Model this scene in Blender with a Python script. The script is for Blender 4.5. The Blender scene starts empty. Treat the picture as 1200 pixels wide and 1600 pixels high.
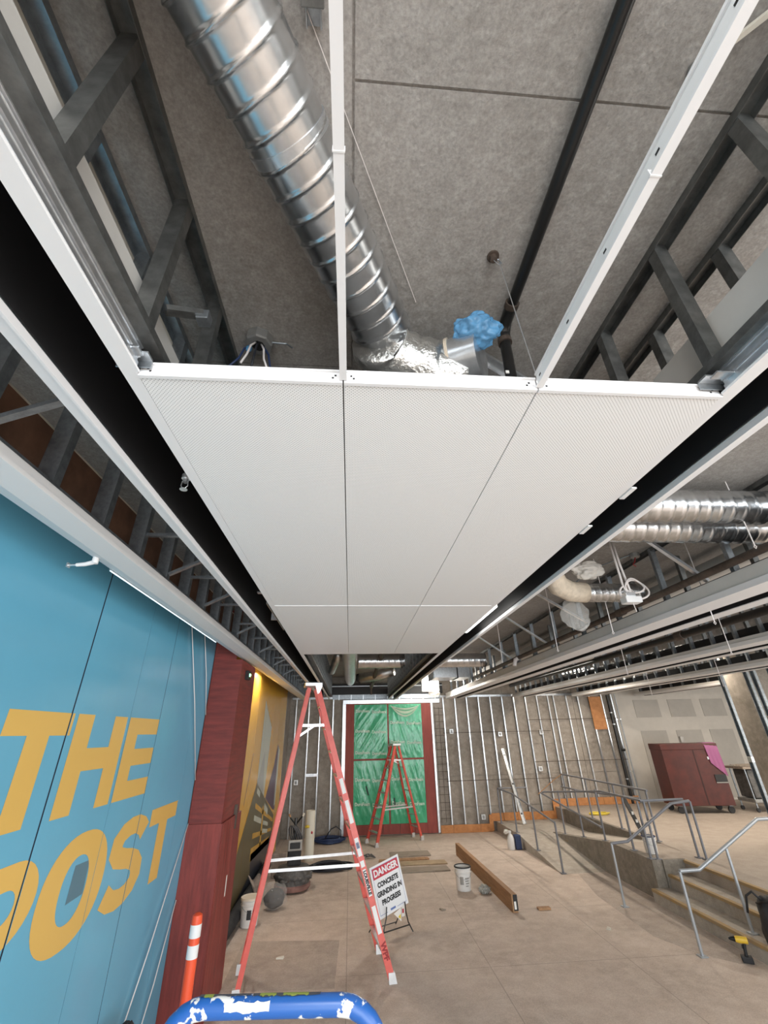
import bpy, bmesh, math, random
from mathutils import Vector, Matrix, noise
random.seed(7)
sc = bpy.context.scene
COL = sc.collection
PI = math.pi
# ---------------------------------------------------------------- camera
H = 2.67
cam = bpy.data.cameras.new('camera'); camo = bpy.data.objects.new('camera', cam); COL.objects.link(camo)
cam.sensor_fit = 'HORIZONTAL'; cam.sensor_width = 36.0; cam.lens = 657.0 / 1200.0 * 36.0
cam.clip_start = 0.02; cam.clip_end = 200
def cam_matrix(yaw, pitch, roll):
    cy, sy, cp, sp = math.cos(yaw), math.sin(yaw), math.cos(pitch), math.sin(pitch)
    f = Vector((sy*cp, cy*cp, sp)); r = Vector((cy, -sy, 0)); u = r.cross(f)
    cr, sr = math.cos(roll), math.sin(roll)
    R, U = r*cr + u*sr, u*cr - r*sr
    m = Matrix((R, U, -f)).transposed().to_4x4(); m.translation = Vector((0, 0, H)); return m
camo.matrix_world = cam_matrix(0.08137, 0.48292, -0.02221)
sc.camera = camo
# ---------------------------------------------------------------- world, light, exposure
w = bpy.data.worlds.new('world'); sc.world = w; w.use_nodes = True
w.node_tree.nodes['Background'].inputs[0].default_value = (0.92, 0.96, 1.0, 1)
w.node_tree.nodes['Background'].inputs[1].default_value = 0.6
sc.view_settings.view_transform = 'Standard'; sc.view_settings.look = 'None'
sc.cycles.max_bounces = 6; sc.cycles.diffuse_bounces = 4; sc.cycles.glossy_bounces = 3; sc.cycles.transparent_max_bounces = 6
sc.view_settings.exposure = 0.78; sc.view_settings.gamma = 1.0; sc.view_settings.use_curve_mapping = False
def area(name, loc, size, rot, power, col):
    l = bpy.data.lights.new(name, 'AREA'); l.shape = 'RECTANGLE'; l.size, l.size_y = size; l.energy = power; l.color = col
    o = bpy.data.objects.new(name, l); COL.objects.link(o); o.location = loc; o.rotation_euler = rot; return o
# daylight entering through the storefront glazing behind the camera and the glazing of the right hand side wall
area('daylight_storefront', (5.5, -5.3, 1.95), (14.0, 3.6), (PI/2, 0, 0), 620, (0.91, 0.965, 1.0))
area('daylight_side_glazing', (15.6, 5.0, 2.1), (11.0, 3.0), (PI/2, 0, PI/2), 230, (1.0, 0.95, 0.88))

# added unseen strip lamps that brighten the floor (their fittings are built further down)
FILL_STRIPS = [(-0.2, -1.6), (3.6, -1.6), (-0.2, -3.8), (3.6, -3.8), (8.5, 1.0), (8.5, 4.5), (12.5, 6.0)]
for _x, _y in FILL_STRIPS: area('strip_light_lamp', (_x, _y, 4.10), (.12, 1.16), (0, 0, 0), 52 if _y < 0 else 36, (0.94, .975, 1.0) if _y < 0 else (1.0, .90, .78))

# ---------------------------------------------------------------- materials
MAT = {}
def mat(name, col, rough=0.6, metal=0.0, noise_amt=0.0, scale=8.0, bump=0.0, bscale=60.0, col2=None, stretch=None, emit=0.0, alpha=1.0, trans=0.0, detail=6.0, spec=None, bdist=0.01):
    m = bpy.data.materials.new(name); m.use_nodes = True; MAT[name] = m
    nt = m.node_tree; b = nt.nodes['Principled BSDF']
    b.inputs['Base Color'].default_value = (*col, 1); b.inputs['Roughness'].default_value = rough; b.inputs['Metallic'].default_value = metal
    if spec is not None: b.inputs['Specular IOR Level'].default_value = spec
    if emit: b.inputs['Emission Color'].default_value = (*col, 1); b.inputs['Emission Strength'].default_value = emit
    if alpha < 1: b.inputs['Alpha'].default_value = alpha
    if trans: b.inputs['Transmission Weight'].default_value = trans
    if noise_amt or col2 or bump:
        tc = nt.nodes.new('ShaderNodeTexCoord'); mp = nt.nodes.new('ShaderNodeMapping')
        nt.links.new(tc.outputs['Object'], mp.inputs['Vector'])
        if stretch: mp.inputs['Scale'].default_value = stretch
    if noise_amt or col2:
        n = nt.nodes.new('ShaderNodeTexNoise'); n.inputs['Scale'].default_value = scale; n.inputs['Detail'].default_value = detail; n.inputs['Roughness'].default_value = 0.62
        nt.links.new(mp.outputs[0], n.inputs['Vector'])
        r = nt.nodes.new('ShaderNodeValToRGB'); c2 = col2 or tuple(max(0, c*(1-noise_amt)) for c in col); c1 = col if col2 else tuple(min(1, c*(1+noise_amt*0.6)) for c in col)
        r.color_ramp.elements[0].position = 0.33; r.color_ramp.elements[1].position = 0.67
        r.color_ramp.elements[0].color = (*c2, 1); r.color_ramp.elements[1].color = (*c1, 1)
        nt.links.new(n.outputs['Fac'], r.inputs[0]); nt.links.new(r.outputs[0], b.inputs['Base Color'])
    if bump:
        n2 = nt.nodes.new('ShaderNodeTexNoise'); n2.inputs['Scale'].default_value = bscale; n2.inputs['Detail'].default_value = 4
        nt.links.new(mp.outputs[0], n2.inputs['Vector'])
        bu = nt.nodes.new('ShaderNodeBump'); bu.inputs['Strength'].default_value = bump; bu.inputs['Distance'].default_value = bdist
        nt.links.new(n2.outputs['Fac'], bu.inputs['Height']); nt.links.new(bu.outputs[0], b.inputs['Normal'])
    return m
def concrete(name, c1, c2, c3, rough=0.85, big=0.7, fine=14, bump=0.35, joint=None):
    """mottled concrete: two noise octaves mixed, pits, optional faint saw-cut lines"""
    m = bpy.data.materials.new(name); m.use_nodes = True; MAT[name] = m; nt = m.node_tree; b = nt.nodes['Principled BSDF']; b.inputs['Roughness'].default_value = rough
    tc = nt.nodes.new('ShaderNodeTexCoord'); L = nt.links.new
    def N(s, d=8): 
        n = nt.nodes.new('ShaderNodeTexNoise'); n.inputs['Scale'].default_value = s; n.inputs['Detail'].default_value = d; n.inputs['Roughness'].default_value = 0.65; L(tc.outputs['Object'], n.inputs['Vector']); return n
    n1, n2, n3 = N(big), N(fine), N(90, 3)
    r1 = nt.nodes.new('ShaderNodeValToRGB'); e = r1.color_ramp.elements; e[0].position = 0.36; e[1].position = 0.64; e[0].color = (*c2, 1); e[1].color = (*c1, 1); L(n1.outputs['Fac'], r1.inputs[0])
    r2 = nt.nodes.new('ShaderNodeValToRGB'); e = r2.color_ramp.elements; e[0].position = 0.42; e[1].position = 0.72; e[0].color = (0, 0, 0, 1); e[1].color = (0.75, 0.75, 0.75, 1); L(n2.outputs['Fac'], r2.inputs[0])
    mx = nt.nodes.new('ShaderNodeMix'); mx.data_type = 'RGBA'; L(r2.outputs[0], mx.inputs[0]); L(r1.outputs[0], mx.inputs[6]); mx.inputs[7].default_value = (*c3, 1); out = mx.outputs[2]
    mx3 = nt.nodes.new('ShaderNodeMix'); mx3.data_type = 'RGBA'; mx3.blend_type = 'OVERLAY'; mx3.inputs[0].default_value = 0.6; L(out, mx3.inputs[6]); L(n3.outputs['Color'], mx3.inputs[7])
    bw = nt.nodes.new('ShaderNodeRGBToBW'); L(n3.outputs['Color'], bw.inputs[0]); L(bw.outputs[0], mx3.inputs[7]); out = mx3.outputs[2]
    if joint:
        br = nt.nodes.new('ShaderNodeTexBrick'); br.inputs['Scale'].default_value = 1.0; br.inputs['Brick Width'].default_value = joint; br.inputs['Row Height'].default_value = joint
        br.inputs['Mortar Size'].default_value = 0.006; br.offset = 0.0; br.inputs['Color1'].default_value = (0, 0, 0, 1); br.inputs['Color2'].default_value = (0, 0, 0, 1); br.inputs['Mortar'].default_value = (0.55, 0.55, 0.55, 1)
        L(tc.outputs['Object'], br.inputs['Vector'])
        m2 = nt.nodes.new('ShaderNodeMix'); m2.data_type = 'RGBA'; L(br.outputs['Color'], m2.inputs[0]); L(out, m2.inputs[6]); m2.inputs[7].default_value = (*[c*0.55 for c in c2], 1); out = m2.outputs[2]
    L(out, b.inputs['Base Color'])
    bu = nt.nodes.new('ShaderNodeBump'); bu.inputs['Strength'].default_value = bump; bu.inputs['Distance'].default_value = 0.01
    L(n2.outputs['Fac'], bu.inputs['Height']); L(bu.outputs[0], b.inputs['Normal']); return m
concrete('conc_ceiling', (0.33, 0.31, 0.29), (0.25, 0.235, 0.215), (0.40, 0.385, 0.365), 0.9, 1.3, 26, 0.5)
concrete('conc_floor', (0.56, 0.46, 0.39), (0.42, 0.34, 0.285), (0.63, 0.54, 0.47), 0.75, 0.8, 5, 0.15, 1.83)
concrete('conc_wall', (0.33, 0.29, 0.25), (0.22, 0.19, 0.16), (0.41, 0.37, 0.32), 0.9, 1.1, 7, 0.4)
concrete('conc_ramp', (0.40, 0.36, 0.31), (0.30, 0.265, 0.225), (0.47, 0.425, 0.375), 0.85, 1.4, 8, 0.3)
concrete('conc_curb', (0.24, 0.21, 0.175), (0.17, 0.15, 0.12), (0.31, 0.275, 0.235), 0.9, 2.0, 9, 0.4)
concrete('conc_platform', (0.37, 0.315, 0.265), (0.315, 0.265, 0.22), (0.42, 0.365, 0.31), 0.7, 0.7, 5, 0.15)
mat('galv', (0.33, 0.36, 0.385), 0.38, 0.85, 0.25, 26, 0.05, 90)
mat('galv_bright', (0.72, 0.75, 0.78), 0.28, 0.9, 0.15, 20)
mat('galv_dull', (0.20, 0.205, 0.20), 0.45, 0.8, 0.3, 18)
mat('duct_metal', (0.74, 0.76, 0.78), 0.27, 1.0, 0.22, 5, 0.06, 7, bdist=0.03)
mat('foil', (0.70, 0.70, 0.68), 0.3, 0.95, 0.15, 10, 0.7, 45)
mat('white_paint', (0.78, 0.78, 0.78), 0.5)
mat('white_trim', (0.80, 0.80, 0.81), 0.45)
mat('black_matte', (0.012, 0.012, 0.013), 0.55)
mat('black_metal', (0.008, 0.008, 0.008), 0.32)
mat('black_rubber', (0.02, 0.02, 0.022), 0.7, 0, 0.4, 30)
mat('blue_wall', (0.135, 0.42, 0.60), 0.22, 0, 0.03, 1.5)
mat('blue_seam', (0.004, 0.012, 0.03), 0.8)
mat('yellow_print', (0.72, 0.46, 0.12), 0.28)
mat('yellow_wall', (0.66, 0.36, 0.045), 0.25, 0, 0.05, 2)
mat('mural_cream', (0.55, 0.56, 0.47), 0.3); mat('mural_grey', (0.36, 0.36, 0.33), 0.3); mat('mural_plum', (0.08, 0.03, 0.06), 0.3)
mat('mural_olive', (0.13, 0.105, 0.05), 0.3); mat('mural_navy', (0.03, 0.035, 0.05), 0.3)
mat('red_ply', (0.28, 0.045, 0.035), 0.6, 0, 0, 3.0, 0.25, 40, col2=(0.15, 0.025, 0.02), stretch=(6, 6, 0.7))
mat('red_ply_flat', (0.25, 0.04, 0.032), 0.6, 0, 0, 3.0, 0.25, 40, col2=(0.14, 0.024, 0.02), stretch=(0.8, 0.8, 7))
mat('red_door', (0.33, 0.065, 0.045), 0.6, 0, 0, 3.0, 0.2, 40, col2=(0.23, 0.04, 0.03), stretch=(4, 4, 0.8))
mat('brown_paper', (0.17, 0.085, 0.05), 0.85, 0, 0.35, 5)
mat('gyp_edge', (0.62, 0.58, 0.50), 0.8)
mat('gyp_white', (0.62, 0.61, 0.58), 0.8, 0, 0.06, 3)
mat('drywall', (0.42, 0.395, 0.36), 0.9, 0, 0.06, 3); mat('mud', (0.56, 0.525, 0.475), 0.85, 0, 0.05, 4)
mat('ladder_orange', (0.62, 0.085, 0.055), 0.42, 0, 0.12, 10); mat('ladder_red', (0.45, 0.05, 0.04), 0.5, 0, 0.15, 10)
mat('ladder_side', (0.70, 0.12, 0.095), 0.4, 0, 0.1, 12)
mat('alu', (0.72, 0.73, 0.74), 0.35, 0.8, 0.1, 10)
mat('sticker', (0.75, 0.75, 0.74), 0.5); mat('sticker_yellow', (0.75, 0.55, 0.05), 0.5); mat('ink', (0.02, 0.02, 0.022), 0.6); mat('ink_red', (0.28, 0.02, 0.02), 0.6); mat('ink_blue', (0.12, 0.18, 0.42), 0.6)
mat('sign_white', (0.76, 0.77, 0.79), 0.35); mat('sign_red', (0.50, 0.02, 0.045), 0.4)
mat('bucket_white', (0.72, 0.71, 0.69), 0.4, 0, 0.06, 9); mat('bucket_cream', (0.66, 0.60, 0.50), 0.4)
mat('wood', (0.42, 0.24, 0.12), 0.65, 0, 0, 3, 0.15, 30, col2=(0.28, 0.15, 0.07), stretch=(9, 0.8, 9))
mat('wood_orange', (0.55, 0.25, 0.09), 0.65, 0, 0, 4, 0.1, 30, col2=(0.42, 0.17, 0.055), stretch=(2, 2, 3))
mat('wood_grey', (0.30, 0.25, 0.20), 0.8, 0, 0.3, 4, stretch=(1, 6, 1)); mat('cardboard', (0.40, 0.30, 0.19), 0.85, 0, 0.2, 4)
mat('plastic_clear', (0.80, 0.78, 0.74), 0.10, 0, 0, bump=0.7, bscale=14, alpha=0.17); mat('plastic_blue', (0.14, 0.42, 0.74), 0.18, 0, 0.25, 14, 0.8, 16, alpha=0.6)
mat('plastic_thin', (0.75, 0.73, 0.70), 0.08, 0, 0, bump=0.6, bscale=9, alpha=0.16); mat('plastic_film', (0.75, 0.85, 0.68), 0.15, 0, 0, alpha=0.7); mat('plastic_white', (0.80, 0.76, 0.70), 0.25, 0, 0.1, 8, 0.8, 14, alpha=0.6)
mat('green_foam', (0.09, 0.50, 0.28), 0.16, 0, 0, 5, 0.3, 9, col2=(0.045, 0.38, 0.18), stretch=(2.5, 1, 0.8), bdist=0.03)
mat('print_white', (0.62, 0.80, 0.66), 0.5)
mat('rail_paint', (0.20, 0.205, 0.225), 0.42, 0.2, 0.12, 6); mat('rail_galv', (0.42, 0.45, 0.48), 0.35, 0.5)
mat('nosing', (0.42, 0.27, 0.10), 0.75, 0, 0, 9, col2=(0.32, 0.24, 0.15))
mat('gang_dark', (0.03, 0.006, 0.005), 0.6); mat('dusty_red', (0.24, 0.13, 0.11), 0.8, 0, 0.3, 9); mat('gang_red', (0.075, 0.012, 0.007), 0.42, 0, 0.3, 4, col2=None); mat('pink', (0.30, 0.10, 0.22), 0.8)
mat('orange_plastic', (0.85, 0.10, 0.035), 0.4); mat('reflective', (0.82, 0.82, 0.82), 0.35)
mat('rail_blue', (0.02, 0.20, 0.62), 0.35, 0, 0, 16, col2=None); mat('splat_white', (0.60, 0.60, 0.59), 0.6); mat('splat_green', (0.24, 0.29, 0.05), 0.6); mat('splat_dark', (0.05, 0.055, 0.07), 0.6)
mat('pvc', (0.66, 0.62, 0.52), 0.4); mat('cable_black', (0.018, 0.02, 0.028), 0.5); mat('cable_blue', (0.02, 0.04, 0.11), 0.45); mat('cable_white', (0.75, 0.70, 0.68), 0.5); mat('cable_yellow', (0.65, 0.50, 0.05), 0.5)
mat('machine_grey', (0.10, 0.095, 0.09), 0.6, 0, 0.5, 14); mat('machine_light', (0.32, 0.31, 0.29), 0.5, 0.3); mat('dust', (0.30, 0.24, 0.20), 0.9, 0, 0.3, 10)
mat('iron_pipe', (0.10, 0.075, 0.06), 0.55, 0.4, 0.4, 12); mat('steel_box', (0.30, 0.30, 0.29), 0.5, 0.5, 0.2, 9)
mat('yellow_tool', (0.70, 0.45, 0.04), 0.45); mat('paper', (0.78, 0.76, 0.72), 0.8)
mat('tape', (0.62, 0.53, 0.42), 0.5, 0, 0.2, 14, 0.6, 30); mat('glass', (0.9, 0.95, 0.95), 0.02, 0, 0, alpha=0.18)
mat('led', (0.72, 0.90, 1.0), 0.5, emit=1.3); mat('lamp_warm', (1.0, 0.90, 0.76), 0.5, emit=14.0); mat('lamp_white', (1.0, 0.97, 0.92), 0.5, emit=4.0); mat('led_green', (0.2, 1.0, 0.35), 0.5, emit=4.0)
mat('stain_dark', (0.10, 0.20, 0.26), 0.5)
# perforated white metal: regular grid of small punched holes
def perforated():
    m = bpy.data.materials.new('perforated_white'); m.use_nodes = True; MAT['perf'] = m; nt = m.node_tree; b = nt.nodes['Principled BSDF']; b.inputs['Roughness'].default_value = 0.5
    tc = nt.nodes.new('ShaderNodeTexCoord'); mp = nt.nodes.new('ShaderNodeMapping'); mp.inputs['Rotation'].default_value = (0, 0, PI/4); v = nt.nodes.new('ShaderNodeTexVoronoi'); v.voronoi_dimensions = '2D'; v.inputs['Scale'].default_value = 118; v.inputs['Randomness'].default_value = 0
    nt.links.new(tc.outputs['Object'], mp.inputs[0]); nt.links.new(mp.outputs[0], v.inputs['Vector'])
    r = nt.nodes.new('ShaderNodeValToRGB'); e = r.color_ramp.elements; e[0].position = 0.15; e[1].position = 0.22; e[0].color = (0.22, 0.22, 0.22, 1); e[1].color = (0.87, 0.87, 0.87, 1)
    nt.links.new(v.outputs['Distance'], r.inputs[0]); nt.links.new(r.outputs[0], b.inputs['Base Color'])
perforated()
def splatter(name, base, spl, scale, lo):
    m = MAT[name]; nt = m.node_tree; b = nt.nodes['Principled BSDF']
    for l in list(b.inputs['Base Color'].links): nt.links.remove(l)
    tc = nt.nodes.new('ShaderNodeTexCoord'); n = nt.nodes.new('ShaderNodeTexNoise'); n.inputs['Scale'].default_value = scale; n.inputs['Detail'].default_value = 8; nt.links.new(tc.outputs['Object'], n.inputs['Vector'])
    r = nt.nodes.new('ShaderNodeValToRGB'); e = r.color_ramp.elements; e[0].position = lo; e[1].position = lo+0.02; e[0].color = (*base, 1); e[1].color = (*spl, 1)
    nt.links.new(n.outputs['Fac'], r.inputs[0]); nt.links.new(r.outputs[0], b.inputs['Base Color'])
splatter('rail_blue', (0.012, 0.085, 0.31), (0.62, 0.62, 0.60), 26, 0.55)

# ---------------------------------------------------------------- mesh helpers
class MB:
    def __init__(s): s.v = []; s.f = []
    def add(s, vs, fs):
        o = len(s.v); s.v += [tuple(p) for p in vs]; s.f += [tuple(i+o for i in f) for f in fs]; return s
    def box(s, x0, x1, y0, y1, z0, z1):
        x0, x1 = sorted((x0, x1)); y0, y1 = sorted((y0, y1)); z0, z1 = sorted((z0, z1))
        return s.add([(x0,y0,z0),(x1,y0,z0),(x1,y1,z0),(x0,y1,z0),(x0,y0,z1),(x1,y0,z1),(x1,y1,z1),(x0,y1,z1)],
              [(0,3,2,1),(4,5,6,7),(0,1,5,4),(1,2,6,5),(2,3,7,6),(3,0,4,7)])
    def cbox(s, x0, x1, y0, y1, z0, z1, c=0.004):
        """box with chamfered edges"""
        bm = bmesh.new(); t = MB().box(x0, x1, y0, y1, z0, z1); vs = [bm.verts.new(p) for p in t.v]
        for f in t.f: bm.faces.new([vs[i] for i in f])
        bmesh.ops.bevel(bm, geom=list(bm.edges), offset=c, segments=2, affect='EDGES', profile=0.6)
        bm.verts.index_update(); s.add([v.co[:] for v in bm.verts], [[v.index for v in f.verts] for f in bm.faces]); bm.free(); return s
    def frame(s, p, q, up=(0,0,1)):
        p, q = Vector(p), Vector(q); d = (q-p).normalized(); u = Vector(up)
        if abs(d.dot(u)) > 0.999: u = Vector((0,1,0)) if abs(d.y) < 0.9 else Vector((1,0,0))
        a = d.cross(u).normalized(); b = a.cross(d).normalized(); return p, q, a, b
    def bar(s, p, q, w, h, up=(0,0,1)):
        """box section: w across, h along up"""
        return s.prof([(-w/2,-h/2),(w/2,-h/2),(w/2,h/2),(-w/2,h/2)], p, q, up)
    def prof(s, pr, p, q, up=(0,0,1), caps=True):
        p, q, a, b = s.frame(p, q, up); n = len(pr)
        vs = [p+a*x+b*y for x, y in pr]+[q+a*x+b*y for x, y in pr]
        fs = [(i, (i+1) % n, n+(i+1) % n, n+i) for i in range(n)]
        if caps: fs += [tuple(range(n))[::-1], tuple(range(n, 2*n))]
        return s.add(vs, fs)
    def tube(s, pts, r, n=10, caps=True, closed=False):
        pts = [Vector(p) for p in pts]; m = len(pts); rr = r if isinstance(r, (list, tuple)) else [r]*m; vs = []; fs = []
        d0 = (pts[1]-pts[0]).normalized(); up = Vector((0,0,1)) if abs(d0.z) < 0.9 else Vector((1,0,0)); a = d0.cross(up).normalized()
        for i in range(m):
            if closed: d = (pts[(i+1) % m]-pts[i-1]).normalized()
            else: d = (pts[min(i+1, m-1)]-pts[max(i-1, 0)]).normalized()
            a = (a-d*a.dot(d)).normalized(); b = d.cross(a)
            vs += [pts[i]+(a*math.cos(2*PI*k/n)+b*math.sin(2*PI*k/n))*rr[i] for k in range(n)]
        for i in range(m if closed else m-1):
            j = (i+1) % m; fs += [(i*n+k, i*n+(k+1) % n, j*n+(k+1) % n, j*n+k) for k in range(n)]
        if caps and not closed: fs += [tuple(range(n))[::-1], tuple(range((m-1)*n, m*n))]
        return s.add(vs, fs)
    def lathe(s, pr, c=(0,0,0), n=28):
        """profile of (radius, z) turned about the vertical through c"""
        c = Vector(c); vs = []; fs = []
        for r, z in pr: vs += [c+Vector((r*math.cos(2*PI*k/n), r*math.sin(2*PI*k/n), z)) for k in range(n)]
        for i in range(len(pr)-1): fs += [(i*n+k, i*n+(k+1) % n, (i+1)*n+(k+1) % n, (i+1)*n+k) for k in range(n)]
        return s.add(vs, fs)
    def poly(s, pts, nrm, t):
        """flat outline (3-D points) given thickness t along nrm"""
        nv = Vector(nrm)*t; n = len(pts); P = [Vector(p) for p in pts]
        return s.add(P+[p+nv for p in P], [tuple(range(n)), tuple(range(n, 2*n))[::-1]]+[(i, n+i, n+(i+1) % n, (i+1) % n) for i in range(n)])
    def spiral(s, p, q, R, pitch=0.11, n=40, rib=0.006, per=9):
        """spiral-seam duct along p->q"""
        p, q, a, b = s.frame(p, q); L = (q-p).length; d = (q-p)/L; m = max(2, int(L/pitch*per)); vs = []; fs = []
        for i in range(m+1):
            t = L*i/m
            for k in range(n):
                th = 2*PI*k/n; ph = ((t/pitch+k/n) % 1.0); rr = R+(rib*math.sin(PI*ph/0.2) if ph < 0.2 else 0)
                vs.append(p+d*t+(a*math.cos(th)+b*math.sin(th))*rr)
        for i in range(m): fs += [(i*n+k, i*n+(k+1) % n, (i+1)*n+(k+1) % n, (i+1)*n+k) for k in range(n)]
        fs += [tuple(range(n))[::-1], tuple(range(m*n, m*n+n))]
        return s.add(vs, fs)
    def blob(s, c, r, amp=0.25, freq=2.2, seed=0, sub=4):
        bm = bmesh.new(); bmesh.ops.create_icosphere(bm, subdivisions=sub, radius=1.0); c = Vector(c); r = Vector(r) if not isinstance(r, (int, float)) else Vector((r,)*3)
        for v in bm.verts:
            n = v.co.normalized(); k = 1+amp*noise.fractal(n*freq+Vector((seed*7.1, seed*3.3, seed)), 1.1, 2.1, 2)-0.35*amp*abs(noise.noise(n*freq*2.4+Vector((seed, 0, 0))))
            v.co = c+Vector((n.x*r.x, n.y*r.y, n.z*r.z))*k
        bm.verts.index_update(); s.add([v.co[:] for v in bm.verts], [[v.index for v in f.verts] for f in bm.faces]); bm.free(); return s
    def build(s, name, m, parent=None, smooth=False):
        me = bpy.data.meshes.new(name); me.from_pydata([tuple(v) for v in s.v], [], s.f); me.validate(); 
        bm = bmesh.new(); bm.from_mesh(me); bmesh.ops.recalc_face_normals(bm, faces=bm.faces); bm.to_mesh(me); bm.free()
        me.materials.append(MAT[m] if isinstance(m, str) else m); o = bpy.data.objects.new(name, me); COL.objects.link(o)
        if smooth:
            me.polygons.foreach_set('use_smooth', [True]*len(me.polygons))
            if smooth != 'all':
                try: me.set_sharp_from_angle(angle=math.radians(40))
                except Exception: pass
        if parent: o.parent = parent
        return o
def B(*a): return MB().box(*a)
def CB(*a): return MB().cbox(*a)
def tag(o, label, cat, group=None):
    o['label'] = label; o['category'] = cat
    if group: o['group'] = group
    return o
def thing(name, label, cat, loc=(0,0,0), rz=0, group=None):
    o = bpy.data.objects.new(name, None); COL.objects.link(o); o.location = loc; o.rotation_euler = (0,0,rz); o.empty_display_size = 0.1
    return tag(o, label, cat, group)
def struct(o): o['kind'] = 'structure'; return o
def inst(o, parent=None, loc=None, rot=None):
    c = o.copy(); COL.objects.link(c); c.parent = parent
    if loc is not None: c.location = loc
    if rot is not None: c.rotation_euler = rot
    return c
def dup(root, loc, rz=None, label=None, group=None):
    r = root.copy(); COL.objects.link(r); r.location = loc
    if rz is not None: r.rotation_euler = (0,0,rz)
    if label: r['label'] = label
    if group: r['group'] = group
    for ch in root.children:
        c = ch.copy(); COL.objects.link(c); c.parent = r
        for g in ch.children: d = g.copy(); COL.objects.link(d); d.parent = c
    return r
def cprof(w=0.092, d=0.041, t=0.0025, lip=0.010):
    """C-stud section, web along y at x=-d/2, open to +x"""
    return [(d/2-0, w/2-lip),(d/2-t, w/2-lip),(d/2-t, w/2-t),(-d/2+t, w/2-t),(-d/2+t, -w/2+t),(d/2-t, -w/2+t),(d/2-t, -w/2+lip),(d/2, -w/2+lip),(d/2, -w/2),(-d/2, -w/2),(-d/2, w/2),(d/2, w/2)]
def uprof(w=0.092, d=0.03, t=0.0025):
    return [(-w/2, 0),(w/2, 0),(w/2, d),(w/2-t, d),(w/2-t, t),(-w/2+t, t),(-w/2+t, d),(-w/2, d)]
def text_mesh(txt, size, bold=0.0, align='CENTER', sx=1.0):
    cu = bpy.data.curves.new('lettering', 'FONT'); cu.body = txt; cu.size = size; cu.align_x = align; cu.align_y = 'CENTER'; cu.offset = bold; cu.resolution_u = 3; cu.fill_mode = 'FRONT'
    o = bpy.data.objects.new('lettering_tmp', cu); COL.objects.link(o); dg = bpy.context.evaluated_depsgraph_get(); dg.update()
    me = bpy.data.meshes.new_from_object(o.evaluated_get(dg)); vs = [(v.co.x*sx, v.co.y) for v in me.vertices]; fs = [tuple(p.vertices) for p in me.polygons]
    bpy.data.objects.remove(o); bpy.data.curves.remove(cu); bpy.data.meshes.remove(me); return vs, fs
def place_text(txt, size, o, ex, ey, m, parent, name='lettering', bold=0.0, sx=1.0):
    vs, fs = text_mesh(txt, size, bold, sx=sx); o, ex, ey = Vector(o), Vector(ex), Vector(ey)
    t = MB(); t.add([o+ex*x+ey*y for x, y in vs], fs); return t.build(name, m, parent)
def arc(c, ax, ay, a0, a1, n=8): 
    c, ax, ay = Vector(c), Vector(ax), Vector(ay); return [c+ax*math.cos(a0+(a1-a0)*i/n)+ay*math.sin(a0+(a1-a0)*i/n) for i in range(n+1)]

ZP = 3.62      # underside of the finished ceiling plane
ZS = 4.36      # underside of the concrete slab
YB = 15.3      # back wall
ZF = 0.56      # raised platform

# ================================================================ STRUCTURE
struct(B(-2.2, 16.2, -6, 15.6, -0.2, 0).build('floor', 'conc_floor'))
concrete('conc_patch', (0.43, 0.36, 0.305), (0.34, 0.28, 0.24), (0.50, 0.425, 0.37), 0.8, 1.2, 6, 0.15)
flo = bpy.data.objects['floor']
for outline in ([(4.40, 7.9), (4.62, 7.35), (4.95, 7.0), (5.23, 6.96), (5.23, 9.12), (5.36, 9.16), (5.36, 10.85), (4.75, 10.86), (4.47, 9.6)], [(-1.5, 7.12), (-.14, 7.05), (-.11, 8.36), (-1.5, 8.5)]):
    MB().poly([(x, y, 0.0006) for x, y in outline], (0, 0, 1), .0006).build('unground_patch', 'conc_patch', flo)
# slab soffit cast in bays with recessed joints
ceil = struct(B(-2.2, 16.2, -6, 15.6, ZS+0.008, ZS+0.3).build('ceiling', 'conc_ceiling'))
xs = [-2.2, -0.02, 2.42, 4.86, 7.3, 9.74, 12.18, 16.2]; ys = [-6, -2.0, 0.505, 3.0, 5.5, 8.0, 10.5, 13.0, 15.6]
for i in range(len(xs)-1):
    for j in range(len(ys)-1):
        g = 0.004; yy = ys if i else [v-1.4*(0 < k < 8) for k, v in enumerate(ys)]; B(xs[i]+g, xs[i+1]-g, yy[j]+g, yy[j+1]-g, ZS, ZS+0.03).build('slab_panel', 'conc_ceiling', ceil)
# back wall in concrete lifts
wb = struct(B(-2.2, 9.05, YB+0.015, YB+0.3, 0, ZS).build('wall_back', 'conc_wall'))
zx = [-2.2, -0.95, 0.27, 1.49, 2.71, 3.93, 5.15, 6.37, 7.59, 9.05]; zz = [0, 0.62, 1.42, 2.25, 2.68, 3.5, ZS]
for i in range(len(zx)-1):
    for j in range(len(zz)-1):
        g = 0.006; d = random.uniform(0, 0.006); B(zx[i]+g, zx[i+1]-g, YB-d, YB+0.02, zz[j]+g, zz[j+1]-g).build('concrete_panel', 'conc_wall', wb)
struct(B(-2.2, -1.96, -6, 15.6, 0, ZS).build('wall_left', 'conc_wall'))
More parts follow.
